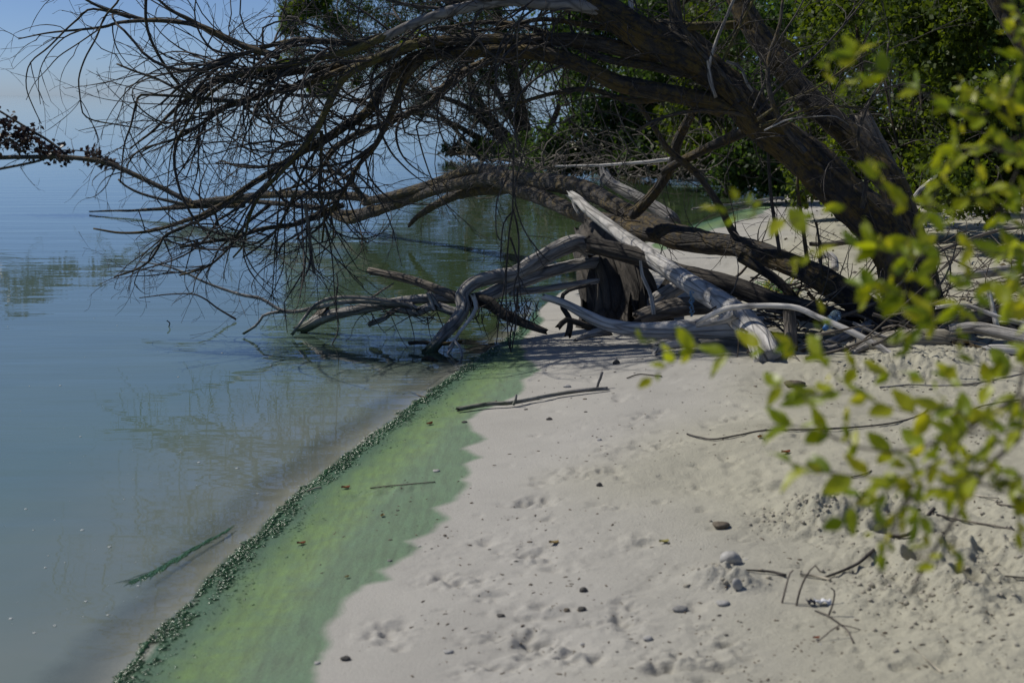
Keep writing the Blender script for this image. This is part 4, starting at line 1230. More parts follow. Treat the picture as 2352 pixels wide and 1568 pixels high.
# thicket on the far bank of the inlet
low = []
for x_, y_, d_ in [(1040, 345, 36.5), (1085, 345, 36), (1130, 345, 35), (1180, 352, 34), (1235, 362, 32), (1280, 370, 31), (1110, 325, 36), (1200, 325, 35), (1260, 335, 33)]:
    low.append((x_, y_, d_, .34))
bush('waterside_shrub', 'low dark shrub hanging to the water at the foot of the willow', 'shrub', GG(1190, 365), [([(1190, 366), (1150, 345), (1090, 335)], 8, 3, 35.5, 36), ([(1200, 366), (1240, 345), (1290, 340)], 8, 3, 34, 33)], low, 'foliage', .10, .5, 'leaf_b', 500)
TH = [('thicket of dark glossy leaves hanging over the inlet behind the arched trunk', 1330, 27.5, [(1300, 90), (1360, 150), (1310, 200), (1380, 240), (1340, 300), (1260, 330), (1420, 310), (1330, 20), (1290, -80), (1400, 60), (1420, -60), (1350, -180), (1290, 375), (1350, 375), (1400, 370)], 'leaf_b'),
      ('dark leafy shrub with sunlit sprays above the level pale pole', 1480, 27.0, [(1450, 180), (1490, 250), (1440, 290), (1520, 310), (1480, 120), (1540, 200), (1500, 30), (1460, 350), (1540, 370), (1430, 110), (1500, -90), (1560, 60), (1450, 392), (1510, 398), (1570, 395)], 'leaf_b'),
      ('shrub with bright lime leaves seen between the crossing lichened limbs', 1620, 24.0, [(1590, 330), (1610, 300), (1570, 350), (1640, 350), (1600, 240), (1650, 270), (1560, 280), (1620, 180), (1660, 100), (1600, 60), (1640, -60)], 'leaf_a'),
      ('dense green shrub behind the middle of the leaning trunk', 1740, 21.0, [(1720, 380), (1760, 330), (1690, 350), (1790, 400), (1740, 260), (1780, 180), (1700, 200), (1760, 90), (1700, 60), (1800, 30), (1740, -70), (1680, 405)], 'leaf_b'),
      ('leafy shrub filling the gap right of the leaning trunks', 1880, 17.0, [(1870, 330), (1920, 370), (1850, 410), (1900, 250), (1870, 160), (1930, 130), (1860, 60), (1920, 20), (1960, 430), (1890, -80), (1990, 330)], 'leaf_a')]
for lab, x, d, bl, mt in TH:
    yb = 220 + (CAM_H - .35) / d * F_PX
    bush('shrub', lab, 'shrub', P(x, yb, d), [([(x, yb), (x - 15, yb - 120), (x - 40, 100), (x - 60, -60)], 150 / d, 60 / d, d, d), ([(x + 5, yb), (x + 40, yb - 110), (x + 60, 80)], 120 / d, 50 / d, d, d),
          ([(x - 5, yb), (x - 60, yb - 90), (x - 110, yb - 170)], 100 / d, 40 / d, d, d)],
         [(a, b, d + RB.normal(0, .5), .42 * d / 24 + .05) for a, b in bl], 'foliage', .055 + .0016 * d, .62, mt, 900, group='shrubs behind the leaning tree')
# sunlit shrubs at the right, behind the beach
RS = [('sunlit shrub with small yellow-green leaves behind the right-hand trunk', 2010, 14.5, 'leaf_a'), ('tall leafy shrub in the top right background with mottled sun on it', 2140, 13.5, 'leaf_a'),
      ('dark shrub at the right edge behind the bright foreground leaves', 2280, 13.0, 'leaf_a'), ('shaded shrub beyond the right edge of the beach', 2430, 12.5, 'leaf_b')]
for lab, x, d, mt in RS:
    yb = 220 + (CAM_H - .5) / d * F_PX
    bl = []
    for k in range(34):
        bl.append((x + RB.uniform(-95, 95), RB.uniform(-330, 420) if k < 26 else RB.uniform(330, 470), d + RB.normal(0, .5), .24 + .10 * RB.random()))
    bush('shrub', lab, 'shrub', P(x, yb, d), [([(x, yb), (x - 10, yb - 150), (x - 40, 80), (x - 50, -120)], 14, 6, d, d), ([(x + 5, yb), (x + 40, yb - 150), (x + 70, 60)], 10, 4, d, d), ([(x - 5, yb), (x - 70, yb - 130), (x - 110, yb - 300)], 9, 4, d, d),
                                             ([(x, yb), (x + 90, yb - 100), (x + 130, yb - 190)], 8, 3, d - .5, d - .8)],
         bl, 'foliage', .058, .66, mt, 520, group='shrubs at the back of the beach')
# tall trees closing the view
TT = [('tall dark tree behind the thicket', 1330, 46, 8.5), ('tall dark tree above the lime shrub', 1500, 42, 8.5), ('tall dark tree behind the leaning trunks', 1680, 38, 8.5), ('tall dark tree right of the leaning trunks', 1860, 33, 8),
      ('tall dark tree in the top right background', 2040, 28, 7.5), ('tall dark tree behind the mottled shrub', 2220, 25, 7), ('tall dark tree at the far right', 2420, 23, 7), ('tall dark tree deep behind the arched trunk', 1420, 56, 9), ('tall dark tree filling the gap behind the second leaning trunk', 1770, 45, 9.5), ('tall dark tree filling the top right gap', 2130, 34, 9), ('tall dark tree just beyond the top right corner', 2320, 30, 8.5)]
for lab, x, d, h in TT:
    b = P(x, 300, d)
    b[2] = .45
    o = thing('background_tree', b, lab, 'tree', 'tall trees closing the view')
    tb = Tubes()
    pts = grow(b, (RB.normal(0, .1), 0, 1), h * .8, 10, -.05, .03, RB)
    tb.add(pts, np.linspace(.2, .05, 10), sides=8, resample=False)
    tb.build('trunk', MAT['bark'], o)
    lb = Tubes()
    sprout(lb, pts, np.linspace(.2, .05, 10), RB, 16, .2, .95, 2.0, .05, droop=.0, wander=.06, spread=1.0, lev=1, nseg=7, sub=(2, 4))
    tag(lb.build('limbs', MAT['bark'], o), kind='stuff')
    C = []
    for k in range(26):
        c = b + np.array([RB.normal(0, 1.6), RB.normal(0, 1.2), .6 + (h - .6) * RB.random()])
        C.append(blob_pts(c, (1.0, 1.0, .8), 280, RB, clumps=12))
    C = np.concatenate(C)
    C = C[C[:, 2] > .3]
    V, Q, lr = leaf_cloud(C, RB, .17, .62)
    tag(mesh_obj('foliage', V, Q, MAT['leaf_b'], o, attrs={'lr': lr}, smooth_sh=False), kind='stuff')
# trunk crossing the top right corner
log1('tree_trunk', 'smooth dark trunk slanting across the top right corner', 'tree trunk', [(2560, 690), (2500, 480), (2420, 240), (2365, 120), (2325, 50), (2270, -40), (2200, -160)], 62, 44, 9.3, 9.6, 'bark', sides=16, amp=.06)
R4 = np.random.default_rng(9)
brush = Tubes()
for k in range(260):
    g = P(R4.uniform(1060, 1760), 390 + R4.uniform(-35, 24), R4.uniform(20, 28))
    pts = grow(g, (R4.normal(0, 1), R4.normal(0, .4), R4.normal(.1, .5)), .6 + 1.2 * R4.random(), 8, .25, .1, R4)
    pts = pts[pts[:, 2] > .02]
    if len(pts) > 4:
        brush.add(pts, np.linspace(.012, .004, len(pts)), sides=4, resample=False, cap=False)
tag(brush.build('dead_brush', MAT['brown']), 'tangle of dead grey brush along the far edge of the inlet', 'brushwood', kind='stuff')

# ------------------------------------------------------------------ out-of-focus shrub close to the camera
def near_leaf_mat(attr=False):
    m, nt, N, out = M('near shrub leaf')
    rnd = N('ShaderNodeAttribute', attribute_name='lr').outputs['Fac'] if attr else N('ShaderNodeObjectInfo').outputs['Random']
    tc = N('ShaderNodeTexCoord').outputs['Object']
    v = N('ShaderNodeTexNoise', {'Vector': tc, 'Scale': 60.0, 'Detail': 3.0}).outputs[0]
    c = ramp(N, math_n(N, 'ADD', math_n(N, 'MULTIPLY', rnd, .8), math_n(N, 'MULTIPLY', v, .2)), [(.1, (.13, .20, .014)), (.5, (.24, .30, .018)), (.95, (.34, .36, .034))])
    d = N('ShaderNodeBsdfPrincipled', {'Base Color': c, 'Roughness': .38, 'Specular IOR Level': .5})
    t = N('ShaderNodeBsdfTranslucent', {0: mixc(N, 1.0, c, (2.3, 2.0, .5), 'MULTIPLY')})
    mx = N('ShaderNodeMixShader', {0: .5, 1: d.outputs[0], 2: t.outputs[0]})
    nt.links.new(mx.outputs[0], out.inputs[0])
    return m


MAT['near'] = near_leaf_mat()
MAT['near_small'] = near_leaf_mat(True)
LEAFM = []
for k in range(5):
    rr_ = np.random.default_rng(100 + k)
    L, wd = 1.0, .20 + .05 * k * .4
    V, Q = [], []
    cur = .25 * rr_.normal()
    nu = 7
    for i in range(nu):
        t = i / (nu - 1)
        w = wd * (math.sin(math.pi * t ** .85) ** .8) + .004
        zz = cur * t * t - .12 * t
        for j, sgn in enumerate((-1, -.5, 0, .5, 1)):
            V.append((t, sgn * w, zz + .28 * abs(sgn) * w + .03 * math.sin(9 * t + sgn * 2)))
    for i in range(nu - 1):
        for j in range(4):
            a = i * 5 + j
            Q.append((a, a + 1, a + 6, a + 5))
    n0 = len(V)
    V += [(-.16, .012, .02), (-.16, -.012, .02), (.02, -.012, 0), (.02, .012, 0)]
    Q.append((n0, n0 + 1, n0 + 2, n0 + 3))
    o = mesh_obj('leaf', V, Q, MAT['near'])
    LEAFM.append(o.data)
    bpy.data.objects.remove(o)

base_n = np.array([1.15, 1.9, 0.0])
base_n[2] = gz(base_n[0], base_n[1])
near = thing('leafy_shrub', base_n, 'blurred leafy shrub twigs with bright green leaves close to the camera at the right', 'shrub')
NT = [([(2440, 205), (2330, 215), (2240, 268), (2150, 235), (2060, 188), (1960, 130), (1890, 88)], 7, 2.5, 2.05, 1.0), ([(2440, 120), (2395, 100), (2345, 72)], 4, 2, 2.05, 1.0), ([(2440, 330), (2345, 300), (2290, 240), (2240, 200)], 5, 2, 2.0, .8),
      ([(2440, 420), (2330, 362), (2250, 335), (2195, 350), (2170, 420), (2140, 490), (2095, 560), (2045, 612)], 7, 2.5, 1.95, 1.0), ([(2440, 520), (2330, 500), (2230, 452), (2150, 472), (2070, 470), (2010, 460)], 6, 2.5, 2.0, .8),
      ([(2440, 640), (2320, 592), (2230, 570), (2150, 590), (2070, 592), (1990, 562), (1945, 545)], 7, 2.5, 1.9, 1.0), ([(2440, 700), (2330, 660), (2250, 650), (2160, 662), (2080, 680), (2000, 662), (1935, 655)], 7, 2.5, 1.9, 1.0),
      ([(2440, 765), (2300, 712), (2200, 700), (2140, 730), (2070, 720)], 6, 2.5, 1.85, 1.0), ([(2000, 566), (1930, 566), (1860, 540), (1790, 502), (1730, 500)], 2.5, 1.5, 1.9, .45),
      ([(2440, 850), (2352, 905), (2239, 985), (2139, 1035), (2080, 1050), (1990, 1040), (1900, 1005), (1800, 985), (1745, 990)], 12, 3, 1.8, .8), ([(2239, 985), (2190, 935), (2120, 950), (2030, 930), (1950, 900), (1860, 912), (1785, 890)], 5, 2.5, 1.8, .85),
      ([(2440, 940), (2340, 1005), (2250, 1090), (2190, 1205), (2135, 1290), (2090, 1372)], 14, 8, 1.8, 0), ([(2250, 1090), (2165, 1060), (2080, 1090), (1990, 1092), (1900, 1085), (1805, 1060)], 6, 2.5, 1.75, .55),
      ([(2250, 1090), (2150, 1122), (2080, 1112), (2020, 1132), (1960, 1180), (1945, 1212)], 6, 2.5, 1.72, .8), ([(2440, 1012), (2340, 1008), (2250, 1000), (2165, 985)], 5, 2.5, 1.75, .8), ([(2440, 1110), (2340, 1122), (2260, 1110), (2180, 1100)], 5, 2.5, 1.75, .9),
      ([(2250, 1110), (2330, 1140), (2400, 1150)], 4, 2.5, 1.75, .6), ([(2105, 1112), (2092, 1150), (2112, 1192)], 3, 2, 1.72, .8), ([(2440, 890), (2250, 885), (2050, 862), (1930, 838), (1820, 797), (1740, 802), (1650, 816), (1560, 792), (1525, 772)], 3.5, 1.2, 1.95, .75),
      ([(2440, 270), (2370, 330), (2330, 400), (2300, 480), (2330, 560), (2320, 640)], 4, 2, 2.05, .8)]
RN = np.random.default_rng(17)
nleaf = 0
for pts, w0, w1, d, dens in NT:
    first = pts[0][0] > 2400
    p3 = PL(pts, d, d)
    p3 = p3 + np.cumsum(RN.normal(0, .006, p3.shape), 0) * np.array([0, 1, 0])
    r = W(pts, w0, w1, d, d)
    if first:
        mid = (p3[0] + base_n) / 2 + np.array([.25, .0, .1])
        p3 = np.vstack([base_n + RN.normal(0, .03, 3) * np.array([1, 1, 0]), mid, p3])
        r = np.concatenate([[r[0] * 2.2, r[0] * 1.6], r])
    tb = Tubes()
    c, rr = tb.add(p3, r, sides=7, n=40, amp=.02, vs=RN.random() * 9)
    tb.build('stem', MAT['brown'] if w0 > 9 else MAT['twig'], near)
    if dens == 0:
        continue
    seg = np.linalg.norm(np.diff(c, axis=0), axis=1)
    cum = np.concatenate([[0], np.cumsum(seg)])
    pos = cum[-1] if not first else cum[-1]
    step = .0165 / dens
    k = 0
    while pos > 0 and nleaf < 299:
        i = min(int(np.searchsorted(cum, pos)), len(c) - 2)
        pt = c[i]
        xs = pt[0] / (pt[1] * CP - (pt[2] - CAM_H) * SP) * F_PX + CX
        if xs < 2400:
            t = c[i + 1] - c[max(i - 1, 0)]
            t /= np.linalg.norm(t)
            k += 1
            side = np.cross(t, np.array([0, -.55, .85]))
            side /= np.linalg.norm(side)
            dr = t * (.55 + .3 * RN.random()) + side * (1 if k % 2 else -1) * (.55 + .5 * RN.random()) + RN.normal(0, .25, 3) + np.array([0, 0, .1])
            xa = Vector(dr).normalized()
            za = Vector((RN.normal(0, .5), -.75 + RN.normal(0, .3), .65 + RN.normal(0, .35)))
            za = (za - xa * za.dot(xa)).normalized()
            ya = za.cross(xa)
            q = Matrix((xa, ya, za)).transposed().to_quaternion()
            o = bpy.data.objects.new('leaf', LEAFM[RN.integers(0, 5)])
            COL.objects.link(o)
            o.parent = near
            o.location = Vector(pt - base_n)
            o.rotation_mode = 'QUATERNION'
            o.rotation_quaternion = q @ Quaternion((1, 0, 0), RN.normal(0, .35))
            sc_ = .028 + .019 * RN.random()
            o.scale = (sc_, sc_, sc_)
            nleaf += 1
        pos -= step * (.6 + .8 * RN.random())
small, shoots_n = [], Tubes()
for pts, w0, w1, d, dens in NT:
    if dens == 0:
        continue
    p3 = PL(pts, d, d)
    c, rr, t = catmull(p3, W(pts, w0, w1, d, d), 60)
    for k in range(int(3 + 3.4 * dens)):
        i = RN.integers(4, 60)
        tdir = c[min(i + 1, 59)] - c[i - 1]
        tdir /= np.linalg.norm(tdir)
        dr = tdir * .6 + RN.normal(0, .8, 3) * np.array([1, .6, 1])
        q = grow(c[i], dr, .03 + .05 * RN.random(), 6, .2, .12, RN)
        shoots_n.add(q, np.linspace(.0011, .0005, 6), sides=5, resample=False, cap=False)
        for j in range(2, 6):
            small.append((q[j], dr / np.linalg.norm(dr)))
Vs, Qs, n0 = [], [], 0
LV = []
for me in LEAFM:
    co = np.zeros(len(me.vertices) * 3, np.float32)
    me.vertices.foreach_get('co', co)
    LV.append((co.reshape(-1, 3).astype(float), np.array([list(p.vertices) for p in me.polygons])))
for q, dr in small:
    V_, Q_ = LV[RN.integers(0, 5)]
    x_ = dr * .6 + RN.normal(0, .6, 3)
    x_ /= np.linalg.norm(x_)
    z_ = np.array([RN.normal(0, .5), -.75 + RN.normal(0, .35), .65 + RN.normal(0, .35)])
    z_ = z_ - x_ * z_.dot(x_)
    z_ /= np.linalg.norm(z_)
    y_ = np.cross(z_, x_)
    s_ = .015 + .013 * RN.random()
    Vs.append(q + s_ * (V_[:, :1] * x_ + V_[:, 1:2] * y_ * .95 + V_[:, 2:] * z_))
    Qs.append(Q_ + n0)
    n0 += len(V_)
tag(mesh_obj('small_leaves', np.concatenate(Vs), np.concatenate(Qs), MAT['near_small'], near, attrs={'lr': np.repeat(RN.random(len(small)), len(LV[0][0]))}), kind='stuff')
tag(shoots_n.build('shoots', MAT['twig'], near), kind='stuff')
print('leaves', nleaf, len(small))

# ------------------------------------------------------------------ algae washed up along the water line
MAT['algae'] = None
m, nt, N, out = M('wet algae')
tc = N('ShaderNodeNewGeometry').outputs['Position']
n1 = N('ShaderNodeTexNoise', {'Vector': tc, 'Scale': 60.0, 'Detail': 4.0, 'Roughness': .7}).outputs[0]
c = ramp(N, n1, [(.3, (.016, .050, .016)), (.7, (.055, .15, .045))])
b = N('ShaderNodeBump', {'Height': N('ShaderNodeTexNoise', {'Vector': tc, 'Scale': 220.0, 'Detail': 3.0}).outputs[0], 'Strength': .25, 'Distance': .004})
bs = N('ShaderNodeBsdfPrincipled', {'Base Color': c, 'Roughness': .27, 'Specular IOR Level': 1.0})
nt.links.new(bs.outputs[0], out.inputs[0])
MAT['algae'] = m

RA = np.random.default_rng(31)
line = np.array([GG(x, y)[:2] for x, y in [(120, 1720), (250, 1580), (370, 1450), (480, 1330), (590, 1225), (700, 1125), (860, 995), (980, 908), (1080, 832), (1150, 788), (1200, 748)]])
lc, _, lt = catmull(np.c_[line, np.zeros(len(line))], np.zeros(len(line)), 800)
tg = np.gradient(lc, axis=0)
tg /= np.linalg.norm(tg, axis=1)[:, None]
land_n = np.stack([tg[:, 1], -tg[:, 0]], 1)
if poly_sdf(LAND, np.array([lc[300, 0] + land_n[300, 0] * .1]), np.array([lc[300, 1] + land_n[300, 1] * .1]))[0] < 0:
    land_n = -land_n
VV, QQ, TT_ = [], [], []
nb = 0
blobs = [tri_blob(50 + k, 6, 3, .3) for k in range(6)]
clump_a = vnoise(lt * 9.0, np.full(800, 3.0))
jag_a = .03 * fbm(lt * 7, np.zeros(800), 3)
for k in range(20000):
    i = RA.integers(0, 800)
    clump = clump_a[i]
    off = abs(RA.normal(0, .040)) * (.15 + 2.2 * clump ** 1.5) if RA.random() < .62 else RA.uniform(.0, .30) * RA.random()
    jag = jag_a[i]
    if vnoise(np.array([lt[i] * 5.0 + 60]), np.array([off * 30]))[0] < .38 and RA.random() < .8:
        continue
    p = lc[i, :2] + land_n[i] * (off + jag - .01)
    Vb, Qb, Tb = blobs[RA.integers(0, 6)]
    f = 1.0 if off < .09 else .5
    L = f * (.0018 + .0135 * RA.random() ** 3)
    ang = .22 + .22 * RA.normal()
    sx, sy, sz = L, L * (.16 + .22 * RA.random()), L * (.10 + .13 * RA.random())
    v = Vb * np.array([sx, sy, sz])
    ta, tb_ = RA.normal(0, .38), RA.normal(0, .22)
    v = np.stack([v[:, 0], v[:, 1] * math.cos(ta) - v[:, 2] * math.sin(ta), v[:, 1] * math.sin(ta) + v[:, 2] * math.cos(ta)], 1)
    v = np.stack([v[:, 0] * math.cos(tb_) - v[:, 2] * math.sin(tb_), v[:, 1], v[:, 0] * math.sin(tb_) + v[:, 2] * math.cos(tb_)], 1)
    ca, sa = math.cos(ang), math.sin(ang)
    v = np.stack([v[:, 0] * ca - v[:, 1] * sa, v[:, 0] * sa + v[:, 1] * ca, v[:, 2]], 1)
    s_here = off + jag - .01
    zg_ = .5 * (1 - math.exp(-max(s_here, 0) / 6.0))
    VV.append(v + np.array([p[0], p[1], zg_ + sz * .6 + .001]))
    QQ.append(Qb + nb)
    TT_.append(Tb + nb)
    nb += len(Vb)
al = mesh_obj('algae_clumps', np.concatenate(VV), np.concatenate(QQ), MAT['algae'], tris=np.concatenate(TT_))
tag(al, 'dark wet clumps of green algae washed up along the water line', 'algae', kind='stuff')
# dark rope of drifting algae in the shallows
rope = Tubes()
for k in range(240):
    t0 = RA.random()
    bow = 10 * math.sin(math.pi * t0) + 5 * math.sin(7 * t0)
    x0, y0 = 292 + 225 * t0, 1342 - 122 * t0 + bow * .5
    jit = .004 + .014 * (1 - t0)
    p = G(x0, y0, .0) + np.array([RA.normal(0, jit), RA.normal(0, jit), 0])
    L_ = 8 + 22 * RA.random()
    p2 = G(x0 + L_, y0 - .55 * L_ + RA.normal(0, 3), .0)
    rope.add([p, (p + p2) / 2 + np.array([0, .005 * RA.normal(), .0012]), p2], [.0006, .0014 + .0040 * RA.random() * math.sin(math.pi * t0) ** .7, .0006], sides=6, n=7, flat=.35)
tag(rope.build('algae_strand', MAT['algae']), 'dark green strand of algae drifting in the shallows', 'algae', kind='stuff')

# ------------------------------------------------------------------ stones, sticks and litter on the sand
MAT['stone_pale'] = flat_mat('pale stone', (.30, .295, .28), (.46, .45, .43), 40, .8, .3)
MAT['stone_grey'] = flat_mat('grey stone', (.15, .15, .145), (.27, .265, .255), 60, .8, .3)
MAT['stone_dark'] = flat_mat('dark stone', (.035, .033, .03), (.09, .085, .075), 60, .75, .3)
MAT['stone_brown'] = flat_mat('brown stone', (.09, .07, .05), (.17, .14, .10), 60, .8, .3)
MAT['clod'] = flat_mat('dry sand clod', (.33, .305, .25), (.44, .41, .335), 120, .95, .6, .2)
STM = []
for k in range(6):
    V, Q, T = tri_blob(70 + k, 14, 9, .10)
    STM.append((V, Q, T))


def stone(label, x, y, w, h, mat, depth=.8, name='stone', cat='stone', group=None, rot=0.0, k=None):
    p = GG(x, y + h * .3)
    d = p[1] * CP - (p[2] - CAM_H) * SP
    rx, rz = w * d / F_PX / 2, h * d / F_PX / 2
    V, Q, T = STM[RA.integers(0, 6) if k is None else k]
    v = V * np.array([rx, rx * depth, rz])
    a = rot
    v = np.stack([v[:, 0] * math.cos(a) - v[:, 2] * math.sin(a), v[:, 1], v[:, 0] * math.sin(a) + v[:, 2] * math.cos(a)], 1)
    v = v + p + np.array([0, 0, rz * (.62 if w > 20 else .4)])
    o = mesh_obj(name, v, Q, MAT[mat], tris=T, origin=p)
    return tag(o, label, cat, group)


stone('rounded pale grey stone, largest on the open sand', 1678, 1283, 52, 35, 'stone_pale', .7, rot=-.12, k=1)
stone('flat grey stone below the small sand mound', 1563, 1398, 38, 15, 'stone_grey')
stone('pale flat chip of stone at the foot of the small sand mound', 1660, 1384, 32, 12, 'stone_pale')
stone('dark oblong stone above the rounded pale stone', 1656, 1205, 40, 16, 'stone_brown')
stone('grey angular stone half sunk in the small sand mound', 1694, 1342, 24, 32, 'stone_pale', .5, rot=.4)
stone('blackish pebble beside the lower edge of the green algae', 794, 1511, 24, 12, 'stone_dark')
stone('white oblong pebble on the wet sand near the bottom', 1030, 1495, 24, 9, 'stone_pale')
stone('white-topped pebble alone on smooth sand near the bottom', 1488, 1465, 24, 11, 'stone_pale')
stone('black pebble on smooth sand right of the algae', 1150, 1412, 19, 9, 'stone_dark')
stone('chunky dark pebble in the middle of the lower sand', 1340, 1353, 20, 14, 'stone_dark')
stone('reddish dark pebble, left of a close pair', 1302, 1400, 15, 12, 'stone_brown')
stone('dark pebble with pale back, right of a close pair', 1337, 1397, 20, 13, 'stone_dark')
stone('small grey pebble near the bottom middle', 1277, 1509, 19, 10, 'stone_grey')
stone('white pebble at the edge of the algae near the bottom', 729, 1521, 15, 8, 'stone_pale')
stone('pointed dark clod on the sand in mid beach', 1377, 1112, 14, 12, 'stone_dark')
stone('dark pebble alone below the fallen stick', 1262, 961, 15, 8, 'stone_dark')
stone('white round pebble just above the fallen stick', 1303, 886, 19, 9, 'stone_pale')
stone('white pebble on the smooth middle sand', 1376, 1009, 13, 7, 'stone_pale')
stone('dark mossy clod above the upright twig', 1416, 831, 17, 14, 'stone_dark')
stone('pale green pebble on the algae film', 1002, 1080, 18, 7, 'stone_pale')
stone('dark pebble on the upper algae edge below the stick end', 1067, 968, 14, 6, 'stone_dark')
stone('grey pebble at the tip of an algae point', 895, 1286, 12, 6, 'stone_grey')
stone('small brown chunk of wood by the bank rubble', 1825, 882, 50, 18, 'stone_brown', .5)
PB = [('small dark pebble scattered on the open sand', 'stone_dark', 'small dark pebbles'), ('small brown crumb of bark lying on the open sand', 'stone_brown', 'small brown bark crumbs'), ('tiny pale pebble on the open sand', 'stone_pale', 'tiny pale pebbles')]


def sand_spot():
    for _ in range(40):
        x, y = RA.uniform(700, 2340), RA.uniform(800, 1566)
        p = GG(x, y)
        if vnoise(np.array([p[0] * 2.2]), np.array([p[1] * 2.2 + 40]))[0] + .25 * RA.random() < .5:
            continue
        if poly_sdf(LAND, np.array([p[0]]), np.array([p[1]]))[0] > .3:
            break
    return x, y, p


for k in range(84):
    x, y, p = sand_spot()
    lb, mt, gp = PB[0 if k < 44 else 1 if k < 70 else 2]
    w = (5 + 8 * RA.random() ** 2) * (1.0 if y > 1050 else .8)
    stone(lb, x, y, w, w * (.26 + .25 * RA.random()), mt, .5 + .5 * RA.random(), name='bark_crumb' if k % 84 >= 44 and k < 70 else 'pebble', cat='bark' if 44 <= k < 70 else 'pebble', group=gp, rot=RA.normal(0, .12))
VV, QQ, TT_, nb = [], [], [], 0
grit = [tri_blob(90 + k, 6, 4, .35) for k in range(5)]
for k in range(1100):
    x, y, p = sand_spot()
    Vb, Qb, Tb = grit[RA.integers(0, 5)]
    s_ = .0012 + .0038 * RA.random() ** 2
    a = RA.random() * 3.14
    v = Vb * s_ * np.array([1.8, .8, .5])
    v = np.stack([v[:, 0] * math.cos(a) - v[:, 1] * math.sin(a), v[:, 0] * math.sin(a) + v[:, 1] * math.cos(a), v[:, 2]], 1)
    VV.append(v + p + np.array([0, 0, s_ * .2]))
    QQ.append(Qb + nb)
    TT_.append(Tb + nb)
    nb += len(Vb)
tag(mesh_obj('grit', np.concatenate(VV), np.concatenate(QQ), MAT['stone_brown'], tris=np.concatenate(TT_)), 'fine brown grit and plant crumbs strewn over the sand', 'grit', kind='stuff')
# sand clods on the trampled patches
VV, QQ, TT_, nb = [], [], [], 0
for k in range(1500):
    cx, cy, r, a = _FEAT[RA.integers(0, len(_FEAT))]
    x, y = cx + RA.normal(0, r * .6), cy + RA.normal(0, r * .6)
    Vb, Qb, Tb = blobs[RA.integers(0, 6)]
    s_ = .0018 + .008 * RA.random() ** 4
    VV.append(Vb * s_ * np.array([1, 1, .8]) + np.array([x, y, gz(x, y) + s_ * .3]))
    QQ.append(Qb + nb)
    TT_.append(Tb + nb)
    nb += len(Vb)
cl = mesh_obj('sand_clods', np.concatenate(VV), np.concatenate(QQ), MAT['clod'], tris=np.concatenate(TT_))
tag(cl, 'crumbs of dry sand on the trampled patches', 'sand clods', kind='stuff')


def ground_stick(name, label, cat, pts, w0, w1, mat, branches=(), sides=8, amp=.08, lift=.4, group=None):
    g = np.array([GG(x, y) for x, y in pts])
    d = np.array([p[1] * CP - (p[2] - CAM_H) * SP for p in g])
    r = np.linspace(w0, w1, len(pts)) * d / F_PX / 2
    g[:, 2] += r * (1 + lift)
    g[1:-1, 2] += r[1:-1] * .6
    L = np.linalg.norm(np.diff(g, axis=0), axis=1).sum()
    if branches:
        o = thing(name, g[0], label, cat, group)
        tb = Tubes()
        tb.add(g, r, sides=sides, n=max(10, int(L / .02)), amp=amp, knob=.15, vs=RA.random() * 9)
        tb.build('stem', MAT[mat], o)
        for bp, b0, b1, dd in branches:
            tb = Tubes()
            p3 = PL(bp, dd, dd)
            tb.add(p3, W(bp, b0, b1, dd, dd), sides=7, n=10, amp=.06)
            tb.build('stub', MAT[mat], o)
        return o
    tb = Tubes()
    tb.add(g, r, sides=sides, n=max(10, int(L / .02)), amp=amp, knob=.15, vs=RA.random() * 9)
    o = tb.build(name, MAT[mat], None)
    recenter(o)
    return tag(o, label, cat, group)


def gd(x, y):
    return float(np.dot(GG(x, y) - np.array([0, 0, CAM_H]), np.array([0, CP, -SP])))


